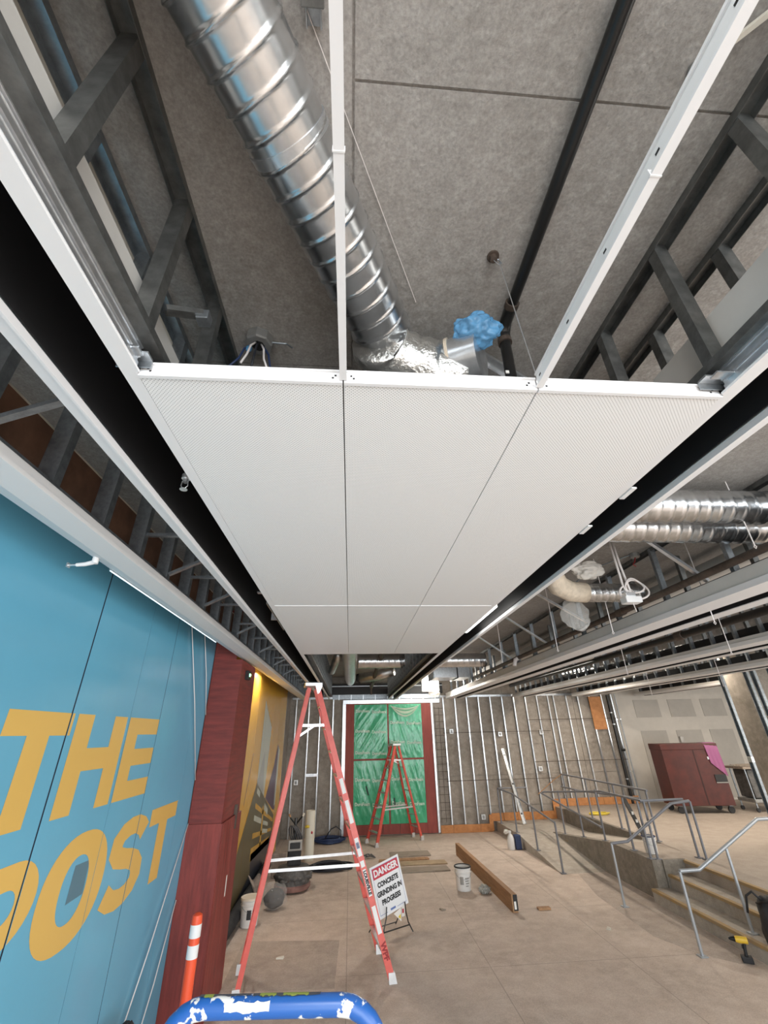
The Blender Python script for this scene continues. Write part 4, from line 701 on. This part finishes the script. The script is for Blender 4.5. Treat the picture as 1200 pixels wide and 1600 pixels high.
pipe_path([(x, 14.4, 1.46), (x, 10.3, 1.46)], R_, 'rail_paint', 'top_rail', t); pipe_path([(x-.08, 14.4, 1.15), (x-.08, 13.3, 1.16), (x-.08, 10.5, 1.30)], R_, 'rail_paint', 'lower_rail', t); pipe_path([(x, 14.4, 1.46), (x-.25, 14.5, 1.30), (x-.75, 14.6, .95)], .012, 'wood', 'stay', t)
for y, z in ((13.0, 1.17), (11.65, 1.24)): pipe_path([(x-.08, y, z), (x, y, z-.02)], .01, 'rail_paint', 'bracket', t)

# ================================================================ LADDERS
def ladder(name, label, loc, rz, Ht, xf, xr, wf, wr_, xt, wt, nst, mats, text=True):
    """A-frame fibreglass ladder; climbing side towards +x"""
    t = thing(name, label, 'ladder', loc, rz); mf, ms, mr = mats
    def P(side, s, y): return Vector(((xf if side else -xr)+(xt-(xf if side else -xr))*s+(.05 if side else -.05)*s, y*((wf+(wt-wf)*s) if side else (wr_+(wt-wr_)*s)), Ht*s))
    for side in (1, 0):
        for y in (-1, 1):
            a, b = P(side, .012, y), P(side, .985, y); d, w_ = (.082, .034) if side else (.06, .03)
            ax = Vector((1, 0, 0)); ch = [(-d/2, -w_/2*y), (d/2, -w_/2*y), (d/2, w_/2*y), (d/2-.006, w_/2*y), (d/2-.006, -w_/2*y+.005*y), (-d/2+.006, -w_/2*y+.005*y), (-d/2+.006, w_/2*y), (-d/2, w_/2*y)]
            p_, q_, aa, bb = MB().frame(a, b, (0, 1, 0)); r = MB()
            vs = [a+aa*u-bb*v for u, v in ch]+[b+aa*u-bb*v for u, v in ch]; r.add(vs, [tuple(range(8)), tuple(range(8, 16))]+[(i, (i+1) % 8, 8+(i+1) % 8, 8+i) for i in range(8)])
            ro = r.build('rail', ms if side else mr, t)
            f = P(side, 0, y); MB().add([(f.x-.05, f.y-.03, .001), (f.x+.05, f.y-.03, .001), (f.x+.05, f.y+.03, .001), (f.x-.05, f.y+.03, .001), (f.x-.045-.01*side, f.y-.024, .10), (f.x+.04-.015*side, f.y-.024, .10), (f.x+.04-.015*side, f.y+.024, .10), (f.x-.045, f.y+.024, .10)], [(0,1,2,3),(4,5,6,7),(0,1,5,4),(1,2,6,5),(2,3,7,6),(3,0,4,7)]).build('foot', 'alu', ro)
            if side and y < 0 and text:
                n = (aa if aa.x > 0 else -aa); dr = (b-a).normalized(); off = Vector((0, -w_/2-.003, 0))
                def lab(s0, s1, m, nm='sticker', ww=.026):
                    p0, p1 = a.lerp(b, s0)+off, a.lerp(b, s1)+off; MB().add([p0-n*ww, p0+n*ww, p1+n*ww, p1-n*ww], [(0, 1, 2, 3)]).build(nm, m, ro); return (p0+p1)/2+Vector((0, -.002, 0))
                for s0, s1 in ((.125, .205), (.36, .42), (.47, .55), (.575, .63)): lab(s0, s1, 'sticker')
                lab(.325, .345, 'sticker'); c = lab(.235, .318, 'sticker', 'logo_oval', .021); place_text('LOUISVILLE', .050, c, -dr, n, 'ink', ro, 'lettering', .003)
                c = a.lerp(b, .075)+off; place_text('WPF', .085, c, -dr, n, 'ink_red', ro, 'lettering', .004)
                lab(.385, .405, 'ink_blue', 'mark', .02)
    for k in range(1, nst):
        s = k/nst; a, b = P(1, s, -1), P(1, s, 1); so = MB().box(a.x-.04, a.x+.04, a.y+.018, b.y-.018, a.z-.026, a.z).build('step', 'alu', t)
        if k % 2 == 0 or k == 1: a, b = P(0, s, -1), P(0, s, 1); MB().box(a.x-.012, a.x+.012, a.y+.016, b.y-.016, a.z-.015, a.z+.012).build('rear_rung', 'alu', t)
    CB(xt-.13, xt+.14, -wt-.035, wt+.035, Ht-.025, Ht+.03, .01).build('top_cap', 'alu', t); MB().add([(xt+.03, -wt-.03, Ht-.02), (xt+.14, -wt-.03, Ht-.02), (xt+.10, -wt-.03, Ht-.12), (xt+.07, -wt-.03, Ht-.14)], [(0,1,2,3)]).build('gusset', 'alu', t)
    for y in (-1, 1):
        for s, nm in ((.335, 'spreader'), (.83, 'upper_spreader')):
            a, b = P(0, s, y), P(1, s, y); MB().bar(a, b, .006, .034).build(nm, 'alu', t)
    a, b = P(0, .785, -1), P(0, .83, -1).lerp(P(1, .83, -1), .55); MB().bar(a, b, .006, .03).build('diagonal_stay', 'alu', t)
    return t
ladder('step_ladder', 'tall orange fibreglass step ladder in front of the yellow wall', (-.41, 7.35, 0), math.radians(8), 3.36, .92, .90, .40, .31, -.20, .16, 11, ('ladder_orange', 'ladder_side', 'ladder_side'))
l2 = ladder('step_ladder', 'shorter orange step ladder before the green foam boards', (1.29, 14.42, 0), math.radians(204), 2.34, .74, .72, .30, .24, -.06, .12, 8, ('ladder_orange', 'ladder_orange', 'ladder_orange'), False)

# ================================================================ DANGER SIGN
sg = thing('danger_sign', 'white and red DANGER concrete grinding sign on black wire stand', 'sign', (.70, 8.43, 0), math.radians(31))
tilt = math.radians(9); rol = math.radians(11); ex = Vector((math.cos(rol), 0, math.sin(rol))); ez = Vector((-math.sin(rol)*math.cos(tilt), math.sin(tilt), math.cos(rol)*math.cos(tilt))); en = ex.cross(ez).normalized()   # en faces away
if en.y > 0: en = -en
o_ = Vector((0, -.02, .27)); W_, Hh = .56, .62
def SP_(u, v, d=0): return o_+ex*((u-.5)*W_)+ez*(v*Hh)+en*d
MB().poly([SP_(0, 0), SP_(1, 0), SP_(1, 1), SP_(0, 1)], en, -.004).build('panel', 'sign_white', sg)
MB().add([SP_(.06, .735, .001), SP_(.94, .735, .001), SP_(.94, .95, .001), SP_(.06, .95, .001)], [(0,1,2,3)]).build('red_field', 'sign_red', sg)
bd = MB()
for a, b, c, d in ((.055, .062, .06, .955), (.938, .945, .06, .955), (.055, .30, .055, .063), (.62, .945, .055, .063), (.055, .945, .95, .957)): bd.add([SP_(a, c, .0012), SP_(b, c, .0012), SP_(b, d, .0012), SP_(a, d, .0012)], [(0,1,2,3)])
bd.build('border_line', 'ink_blue', sg)
for txt, v, sz, m, sx in (('DANGER', .838, .115, 'sign_white', .98), ('CONCRETE', .60, .082, 'ink', .92), ('GRINDING IN', .43, .082, 'ink', .92), ('PROGRESS', .26, .082, 'ink', .92)):
    place_text(txt, sz, SP_(.5, v, .002), ex, ez, m, sg, 'lettering', .0045, sx)
MB().add([SP_(.40, .05, .0015), SP_(.57, .05, .0015), SP_(.57, .09, .0015), SP_(.40, .09, .0015)], [(0,1,2,3)]).build('maker_mark', 'ink_blue', sg)
fs_ = thing('sign_stand', 'black wire easel stand holding up the danger sign', 'sign stand', sg.location, math.radians(31))
for x in (-.2, .2): MB().tube([(x*1.4, -.10, .008), (x*1.12, -.06, .12), (x*.92, -.065, .24), (x*.86, -.06, .36)], .009, 8).build('front_leg', 'black_metal', fs_, True); MB().tube([(x*1.0, .03, .30), (x*1.25, .30, .008)], .008, 8).build('rear_leg', 'black_metal', fs_, True)
MB().tube([(-.24, -.075, .09), (.24, -.075, .09)], .009, 8).build('cross_bar', 'black_metal', fs_, True); MB().tube([(-.2, .035, .295), (.2, .035, .295)], .008, 8).build('top_bar', 'black_metal', fs_, True); MB().tube([(-.25, .27, .04), (.25, .27, .04)], .007, 8).build('rear_bar', 'black_metal', fs_, True)
tg = thing('paper_tag', 'white paper tags with yellow and red marks under danger sign', 'paper tag', (.78, 8.50, .18), math.radians(31)); MB().poly([(-.09, 0, .05), (.05, 0, .10), (.05, 0, -.06)], (0, 1, 0), .002).build('tag', 'paper', tg); MB().poly([(-.01, -.001, .0), (.04, -.001, .03), (.04, -.001, -.03)], (0, -1, 0), .001).build('yellow_mark', 'sticker_yellow', tg); MB().poly([(.06, 0, .10), (.12, 0, .12), (.12, 0, -.01), (.06, 0, -.01)], (0, 1, 0), .002).build('tag', 'paper', tg); MB().poly([(.07, -.001, .03), (.10, -.001, .03), (.10, -.001, .08), (.07, -.001, .08)], (0, -1, 0), .001).build('red_mark', 'sign_red', tg)

# ================================================================ FLOOR ITEMS
def bucket(label, loc, h, r, m='bucket_white', rim='black_rubber', handle=True, rz=0, lid=None, print_=True):
    t = thing('bucket', label, 'bucket', loc, rz); k = h/.37
    MB().lathe([(0, .003), (r*.86, .003), (r*.88, .012), (r*.965, h*.72), (r*1.03, h*.74), (r*1.03, h*.77), (r*.97, h*.78), (r*.985, h*.88), (r*1.04, h*.885), (r*1.04, h*.90), (r*.99, h*.91), (r, h*.985), (r*.95, h*.985), (r*.84, .02), (0, .02)], n=30).build('pail', m, t, True)
    if lid: MB().lathe([(0, h*.99), (r*.9, h*.99), (r*.92, h*1.0), (r*1.05, h*1.0), (r*1.06, h*.93), (r*1.02, h*.93)], n=30).build('lid', lid, t, True)
    else: MB().lathe([(r*.95, h*.97), (r*1.07, h*.96), (r*1.08, h*.99), (r*1.05, h*1.01), (r*.94, h*1.01), (r*.93, h*.98), (r*.95, h*.97)], n=30).build('rim', rim, t, True)
    if handle: MB().tube([(r*1.03*math.cos(a), -r*.2*math.sin(a)-r*.75*math.sin(a), h*.80-h*.30*math.sin(a)) for a in [PI*i/12 for i in range(13)]], .003, 6).build('handle', 'galv', t, 'all')
    if print_:
        p = MB()
        for q, (a0, a1, z0, z1) in enumerate(((-2.2, -1.75, .30, .62), (-1.55, -1.0, .52, .58), (-1.55, -1.05, .42, .47), (-1.5, -1.0, .32, .37), (-1.5, -1.1, .22, .26))):
            rr = r*.93+.004+r*.06*((z0+z1)/2); n = 5; p.add([(rr*math.cos(a0+(a1-a0)*i/n), rr*math.sin(a0+(a1-a0)*i/n), z) for z in (h*z0, h*z1) for i in range(n+1)], [(i, i+1, n+2+i, n+1+i) for i in range(n)])
        p.build('printed_label', 'ink' if lid else 'machine_light', t)
    return t
bucket('white bucket with black rim standing by the long timber', (2.20, 10.25, 0), .36, .15, print_=True)
bucket('cream bucket with closed lid beside the red column', (-1.56, 9.08, 0), .36, .15, 'bucket_white', lid='bucket_cream', rz=.5)
bucket('white bucket with dark blue rim on the ramp top', (5.70, 9.60, ZF), .27, .115, 'bucket_white', rim='cable_blue', print_=False)
t = thing('level_tool', 'dark box level standing out of the blue rimmed bucket', 'spirit level', (5.70, 9.60, ZF)); MB().bar((.02, .02, .03), (-.14, .30, .85), .07, .03, (0, -1, 0)).build('body', 'black_metal', t)
for s in (.55, .7): CB(.02-.16*s-.02, .02-.16*s+.02, .28*s-.02, .28*s+.01, .82*s, .82*s+.05, .004).build('vial', 'paper', t)
tag(MB().blob((5.78, 9.78, ZF+.36), (.15, .10, .12), .45, 2.3, 31, 4).build('plastic_bag', 'plastic_clear', None, 'all'), 'clear plastic bag stuffed in top of the blue rimmed bucket', 'plastic bag')
# long timber lying on edge
t = thing('timber_plank', 'long brown timber plank on edge across the concrete floor', 'timber', (2.76, 9.0, 0), math.radians(1.6)); CB(-.045, .045, 0, 3.75, .002, .24, .004).build('plank', 'wood', t); CB(-.02, .05, -.012, .10, .03, .235, .004).build('end_wrap', 'black_rubber', t); B(-.015, .02, -.016, -.012, .05, .15).build('end_label', 'paper', t)
tag(MB().blob((2.53, 10.0, .062), (.10, .08, .06), .6, 2.5, 33, 4).build('crumpled_rag', 'mural_grey', None, 'all'), 'small crumpled grey rag on floor between bucket and timber', 'rag')
tag(CB(3.17, 3.38, 9.05, 9.14, .001, .03, .003).build('wood_offcut', 'wood'), 'small flat wood offcut lying on floor right of timber', 'wood offcut')
t = thing('jug', 'white and blue plastic jug standing by the lower ramp edge', 'jug', (4.18, 13.05, 0)); MB().lathe([(0, .004), (.085, .004), (.09, .02), (.09, .22), (.06, .29), (.03, .32), (.03, .35), (0, .35)], (-.08, 0, 0), 16).build('bottle', 'bucket_white', t, True); CB(.02, .17, -.08, .08, .004, .30, .02).build('carton', 'cable_blue', t); MB().lathe([(.035, .35), (.035, .385), (0, .385)], (-.08, 0, 0), 12).build('cap', 'sticker', t); MB().blob((-.16, .02, .36), (.07, .06, .05), .4, 2, 40, 3).build('rag', 'plastic_white', t, 'all')
# sheets on the floor behind the sign
for x0, x1, y0, y1, z, m, rz, lb in ((.85, 2.25, 12.0, 12.35, .0, 'cardboard', -.02, 'long tan board lying flat behind the danger sign'), (.95, 2.2, 11.45, 11.85, .0, 'wood_grey', .01, 'weathered grey board lying flat nearest the danger sign'), (1.0, 2.0, 12.75, 13.25, .0, 'wood_grey', .0, 'wide grey sheet lying flat before the far ladder'), (.7, 1.9, 12.42, 12.62, .0, 'wood', .03, 'narrow brown board lying flat between tan board and grey sheet')):
    t = thing('floor_board', lb, 'board', ((x0+x1)/2, (y0+y1)/2, z), rz); a, b = (x1-x0)/2, (y1-y0)/2; MB().add([(-a, -b, .002), (a, -b*.9, .002), (a*.98, b, .002), (-a*.95, b*.95, .002), (-a, -b, .02), (a, -b*.9, .024), (a*.98, b, .02), (-a*.95, b*.95, .018)], [(0,3,2,1),(4,5,6,7),(0,1,5,4),(1,2,6,5),(2,3,7,6),(3,0,4,7)]).build('sheet', m, t)
t = thing('branch_debris', 'pile of dark twigs and strips on floor behind danger sign', 'debris', (.65, 12.75, 0))
for k in range(9): a = random.uniform(-.6, .6)+PI*.9; L = random.uniform(.2, .45); MB().tube([(0, 0, .02), (L*.5*math.cos(a), L*.5*math.sin(a)*.6, .05+.02*(k % 3)), (L*math.cos(a), L*math.sin(a)*.6, .03)], .012, 5).build('strip', 'machine_grey', t)
# floor grinder
g = thing('floor_grinder', 'dark dusty concrete floor grinder with upright handle and wound cable', 'floor grinder', (-1.08, 10.75, 0), .15)
MB().lathe([(0, .03), (.33, .03), (.35, .06), (.35, .10), (.33, .12)], (0, 0, 0), 32).build('skirt', 'dusty_red', g, True); MB().lathe([(0, .12), (.33, .12), (.33, .30), (.30, .36), (.18, .38), (0, .38)], (0, 0, 0), 32).build('shroud', 'machine_grey', g, True)
MB().blob((0, -.02, .22), (.36, .34, .13), .25, 3, 50, 4).build('dust_cover', 'machine_grey', g, 'all'); CB(-.13, .13, -.12, .14, .38, .66, .03).build('motor', 'black_rubber', g); CB(-.14, .14, -.15, -.11, .62, .80, .02).build('control_box', 'machine_light', g); CB(-.10, .10, -.16, -.15, .66, .76, .01).build('control_panel', 'black_matte', g)
MB().tube([(0, .1, .40), (0, .16, .9), (0, .18, 1.12)], .03, 10).build('handle_post', 'black_metal', g, True)
for s in (-1, 1): MB().tube([(0, .17, 1.0), (s*.07, .16, 1.08), (s*.14, .12, 1.16), (s*.15, .02, 1.20), (s*.13, -.05, 1.18)], .016, 8).build('handlebar', 'black_metal', g, True); MB().tube([(s*.15, .02, 1.20), (s*.13, -.06, 1.18)], .02, 8).build('grip', 'pvc' if s > 0 else 'wood', g, True)
for k in range(9): r = .09+.012*(k % 4); MB().tube([(r*math.cos(a)+.01*k-.04, .06+.03*math.sin(a), .95-.20*math.cos(a*.5)**2-.12*math.sin(a)) for a in [2*PI*i/16 for i in range(16)]], .011, 6, closed=True).build('wound_cable', 'machine_grey' if k % 2 else 'cable_black', g, 'all')
for s in (-1, 1): MB().tube([(s*.17, .20, .09), (s*.20, .20, .09)], .085, 18).build('wheel', 'black_rubber', g, True)
tag(CB(-1.62, -1.32, 11.5, 11.75, .001, .42, .02).build('dust_box', 'dust'), 'pale dusty box standing behind the floor grinder', 'box')
t = thing('pvc_tube', 'cream cylindrical tube standing upright beside the floor grinder', 'tube', (-.945, 12.83, 0)); MB().lathe([(.09, .002), (.115, .002), (.115, .98), (.108, .99), (.10, .98), (.10, .02)], n=24).build('tube', 'pvc', t, True); MB().lathe([(.117, .44), (.117, .50)], n=24).build('tape_band', 'pvc', t, True); MB().blob((.06, -.115, .56), (.02, .008, .03), .4, 2, 4, 2).build('red_mark', 'sign_red', t, 'all'); MB().blob((-.05, -.11, .68), (.06, .012, .03), .6, 3, 8, 3).build('yellow_tie', 'sticker_yellow', t, 'all')
def coil(label, loc, rx, ry, n, m, r=.012, seed=1):
    t = thing('cable_coil', label, 'cable', loc); rnd = random.Random(seed)
    for k in range(n):
        a0 = rnd.uniform(0, 6); sx, sy = rx*rnd.uniform(.65, 1.05), ry*rnd.uniform(.65, 1.05); ox, oy, z = rnd.uniform(-.08, .08)*rx, rnd.uniform(-.1, .1)*ry, r+.8*r*k*.5
        MB().tube([(ox+sx*math.cos(a), oy+sy*math.sin(a), z+.01*math.sin(2*a+a0)+.01) for a in [2*PI*i/26 for i in range(26)]], r, 6, closed=True).build('loop', m, t, 'all')
    return t
c1 = coil('dark blue coiled hose lying by the back wall', (-.55, 14.62, 0), .42, .26, 11, 'cable_blue', .018, 3); MB().tube([(-.1, 0, .1), (.05, 0, .3), (.2, 0, .36), (.33, -.02, .28), (.33, -.05, .08)], .014, 7).build('raised_loop', 'cable_black', c1, 'all')
coil('flattened black cable coil beside the floor grinder', (-.42, 12.0, 0), .50, .26, 9, 'cable_black', .02, 5)
tag(MB().blob((-1.27, 9.72, .19), (.22, .18, .185), .2, 1.5, 60, 5).build('trash_bag', 'plastic_thin', None, 'all'), 'clear plastic bag of dark dust on floor by the cream bucket', 'plastic bag')
tag(MB().blob((-1.27, 9.72, .155), (.175, .14, .135), .15, 1.5, 61, 4).build('dust_heap', 'black_rubber', None, 'all'), 'dark dust heap inside the clear plastic bag on the floor', 'dust')
t = thing('broom_head', 'tan bristle broom head leaning at the foot of yellow wall', 'broom', (-1.62, 9.95, 0))
for k in range(26): a = -.9+1.8*k/25; MB().tube([(0, 0, .10), (.10*math.sin(a), .03*math.cos(5*a), .26), (.22*math.sin(a), .05*math.cos(3*a), .40+.04*math.cos(7*a))], [.012, .008, .005], 5).build('bristle', 'dust', t)
MB().tube([(0, 0, .002), (0, 0, .14)], .04, 10).build('ferrule', 'machine_light', t, True)
t = thing('baseboard_roll', 'dark bundled tarp strip along the foot of yellow wall', 'tarp', (-1.80, 9.5, .0)); MB().tube([(0, -1.4, .11), (.01, 0, .12), (0, 1.4, .10), (0, 2.6, .11)], [.09, .10, .085, .09], 12).build('roll', 'black_rubber', t, 'all'); MB().tube([(.06, -.3, .14), (.085, .5, .16)], .012, 6).build('pale_strip', 'cardboard', t)
# delineator post
t = thing('delineator_post', 'orange delineator post with two white bands before red column', 'delineator post', (-1.45, 5.55, 0))
MB().lathe([(.05, .05), (.05, 1.09), (.045, 1.14), (.02, 1.155), (0, 1.155)], n=20).build('post', 'orange_plastic', t, True)
for z0, z1 in ((.98, 1.075), (.835, .93)): MB().lathe([(.0515, z0), (.0515, z1)], n=20).build('reflective_band', 'reflective', t, True)
MB().lathe([(.0, .002), (.19, .002), (.19, .03), (.08, .055), (.05, .06)], n=24).build('base', 'black_rubber', t, True)
tag(MB().blob((-1.66, 4.75, .38), (.15, .30, .37), .2, 2.0, 70, 4).build('trash_bag', 'black_rubber', None, 'all'), 'black rubbish bag on floor against the blue wall', 'trash bag')
# blue painted scaffold guard rail right below the camera
rl = thing('scaffold_rail', 'paint splattered blue scaffold guard rail at the bottom frame edge', 'guard rail', (-.155, 1.305, 0), math.radians(-4.5))
def rr(pts): return pts
cz = 2.155; hw = .215; rad = .085
path = [(-hw-.03, 0, .06), (-hw-.03, 0, cz-.2), (-hw-.02, 0, cz-rad)]+[(-hw+rad*.8+rad*math.cos(a), 0, cz-rad+rad*math.sin(a)) for a in [PI-PI/2*i/6 for i in range(1, 7)]]+[(0, 0, cz)]+[(hw-rad*.8+rad*math.cos(a), 0, cz-rad+rad*math.sin(a)) for a in [PI/2-PI/2*i/6 for i in range(0, 6)]]+[(hw+.02, 0, cz-rad), (hw+.03, 0, cz-.2), (hw+.03, 0, .06)]
MB().tube(path, .0185, 20).build('tube_frame', 'rail_blue', rl, True)
rnd = random.Random(4)
def patch(x0, x1, a0, a1, m, nm, r=.0195):
    p = MB(); n = 14; k = 6; top = [a1+rnd.uniform(-.12, .12) for _ in range(n+1)]; bot = [a0+rnd.uniform(-.12, .12) for _ in range(n+1)]
    p.add([(x0+(x1-x0)*i/n, r*math.cos(bot[i]+(top[i]-bot[i])*j/k), cz+r*math.sin(bot[i]+(top[i]-bot[i])*j/k)) for i in range(n+1) for j in range(k+1)], [(i*(k+1)+j, i*(k+1)+j+1, (i+1)*(k+1)+j+1, (i+1)*(k+1)+j) for i in range(n) for j in range(k)]); p.build(nm, m, rl, 'all')
patch(-.10, -.005, 2.4, 3.2, 'splat_white', 'white_splatter'); patch(-.045, .10, .9, 1.9, 'splat_dark', 'dark_streak', .0192); patch(-.16, -.05, .9, 1.8, 'splat_dark', 'dark_streak', .0192); patch(-.03, .005, 1.1, 1.9, 'splat_green', 'green_splatter'); patch(.02, .075, 1.1, 1.9, 'splat_green', 'green_splatter'); patch(-.15, -.13, 1.2, 1.9, 'splat_green', 'green_splatter')
for s in (-1, 1): MB().lathe([(.0, .002), (.05, .002), (.05, .05), (.028, .06), (.028, .12)], (s*(hw+.03), 0, 0), 14).build('foot', 'black_rubber', rl, True)
for z in (.5, 1.2): MB().tube([(-hw-.03, 0, z), (hw+.03, 0, z)], .016, 12).build('lower_bar', 'rail_blue', rl, True)
pz = thing('paper_scrap', 'torn white paper scrap on the floor below the blue rail', 'paper', (-.14, 3.55, 0)); MB().add([(-.10, -.08, .004), (.09, -.1, .01), (.14, .04, .004), (.02, .05, .05), (.0, .14, .02), (-.05, .05, .04)], [(0, 1, 3, 5), (1, 2, 3), (3, 4, 5)]).build('sheet', 'paper', pz)

for k, (x, y, lb) in enumerate(((-.9, 7.9, 'small pale scrap on floor left of the tall ladder feet'), (3.9, 8.2, 'small pale scrap on floor near the far handrail post'), (1.6, 9.3, 'small dark scrap on floor left of the white bucket'))):
    t = thing('floor_scrap', lb, 'scrap', (x, y, 0), k*1.1); MB().add([(-.05, -.03, .002), (.05, -.035, .002), (.06, .02, .002), (-.03, .04, .002), (-.045, -.025, .02), (.04, -.03, .012), (.05, .015, .022), (-.02, .035, .01)], [(0,3,2,1),(4,5,6,7),(0,1,5,4),(1,2,6,5),(2,3,7,6),(3,0,4,7)]).build('chip', 'wood_grey' if k == 2 else 'gyp_edge', t)
# ---- platform items
gb = thing('job_box', 'dark red steel tool chest on casters beside the drywall', 'tool chest', (9.75, 13.45, ZF), math.radians(-9))
CB(-.82, .72, -.35, .35, .18, 1.55, .012).build('body', 'gang_red', gb); CB(-.83, .73, -.36, .36, 1.50, 1.66, .015).build('lid', 'gang_red', gb); CB(.40, .70, -.368, -.352, .72, .90, .006).build('handle_recess', 'black_matte', gb); B(.40, .70, -.372, -.360, .70, .72).build('handle_lip', 'machine_light', gb); B(.02, .05, -.355, -.351, .2, 1.5).build('panel_seam', 'gang_dark', gb); CB(.36, .44, -.366, -.352, 1.26, 1.33, .004).build('hasp', 'alu', gb)
for x, y in ((-.7, -.28), (.6, -.28), (-.7, .28), (.6, .28)): w_ = MB().tube([(x, y-.025, .085), (x, y+.025, .085)], .08, 18).build('caster', 'black_rubber', gb, True); CB(x-.05, x+.05, y-.04, y+.04, .165, .19, .004).build('caster_plate', 'galv', w_)
cl = MB(); n = 10; vs = []
for j in range(9):
    for i in range(n+1): u = i/n; v = j/8; vs.append((.36+.34*u+.05*v, -.375-.012*math.sin(u*20)*v if v > .15 else -.375+(.15-v)*2.0, 1.675-max(0, v-.12)*.75*(.75+.5*u)))
cl.add(vs, [(j*(n+1)+i, j*(n+1)+i+1, (j+1)*(n+1)+i+1, (j+1)*(n+1)+i) for j in range(8) for i in range(n)])
clo = cl.build('pink_cloth', 'pink', None, 'all'); clo.location = gb.location; clo.rotation_euler = gb.rotation_euler; tag(clo, 'pink cloth draped over the corner of the red tool chest', 'cloth')
tag(CB(9.95, 10.05, 13.75, 13.83, ZF+1.665, ZF+1.83, .008).build('spray_can', 'machine_light'), 'small can standing on top of the red tool chest', 'can')
ct = thing('tool_cart', 'dark metal cart with clutter right of the red tool chest', 'cart', (11.35, 13.3, ZF)); CB(-.35, .45, -.3, .3, .22, .30, .01).build('lower_tray', 'steel_box', ct); CB(-.40, .5, -.32, .32, 1.0, 1.06, .01).build('top_tray', 'wood_grey', ct); CB(-.25, .4, -.25, .25, .32, .98, .02).build('cabinet', 'machine_grey', ct); CB(-.1, .2, -.262, -.25, .62, .80, .01).build('drawer_front', 'black_matte', ct)
for x in (-.32, .42):
    for y in (-.26, .26): MB().tube([(x, y, .1), (x, y, 1.0)], .02, 8).build('leg', 'galv', ct, True); MB().tube([(x, y-.02, .055), (x, y+.02, .055)], .05, 14).build('caster', 'black_rubber', ct, True)
for k in range(4): MB().bar((-.38, -.2+.1*k, 1.075+.02*(k % 2)), (.46, -.22+.11*k, 1.08+.02*(k % 2)), .05, .014).build('trim_length', 'wood_grey', ct)
coil('yellow cable coil on the platform behind the railing', (6.85, 13.6, ZF), .28, .16, 5, 'cable_yellow', .012, 9)
# impact driver and black bag at the right edge
dr = thing('impact_driver', 'yellow and black cordless impact driver standing by the steps', 'power tool', (5.06, 7.02, 0), math.radians(150)); CB(-.07, .05, -.045, .045, .002, .065, .01).build('battery', 'black_rubber', dr); MB().tube([(-.01, 0, .06), (-.015, 0, .12), (-.025, 0, .19)], [.02, .018, .022], 12).build('grip', 'black_rubber', dr, True); MB().tube([(-.07, 0, .215), (.03, 0, .215), (.06, 0, .215)], [.036, .036, .03], 16).build('motor_housing', 'yellow_tool', dr, True); MB().tube([(.06, 0, .215), (.10, 0, .215), (.13, 0, .215)], [.03, .022, .012], 14).build('nose', 'black_metal', dr, True); CB(.0, .012, -.01, .01, .13, .17, .003).build('trigger', 'black_matte', dr)
bg = thing('tool_bag', 'black fabric bag slumped on the steps at the right frame edge', 'bag', (5.42, 6.72, 0)); MB().blob((0, 0, .36), (.19, .24, .36), .14, 1.8, 80, 4).build('body', 'black_rubber', bg, 'all'); MB().tube([(-.10, .05, .66), (-.17, .08, .74), (-.20, .16, .68), (-.22, .2, .5)], .014, 7).build('strap', 'black_rubber', bg, 'all'); MB().tube([(-.14, .1, .62), (-.12, -.1, .68), (.02, -.15, .66)], .012, 6).build('handle', 'black_matte', bg, 'all')
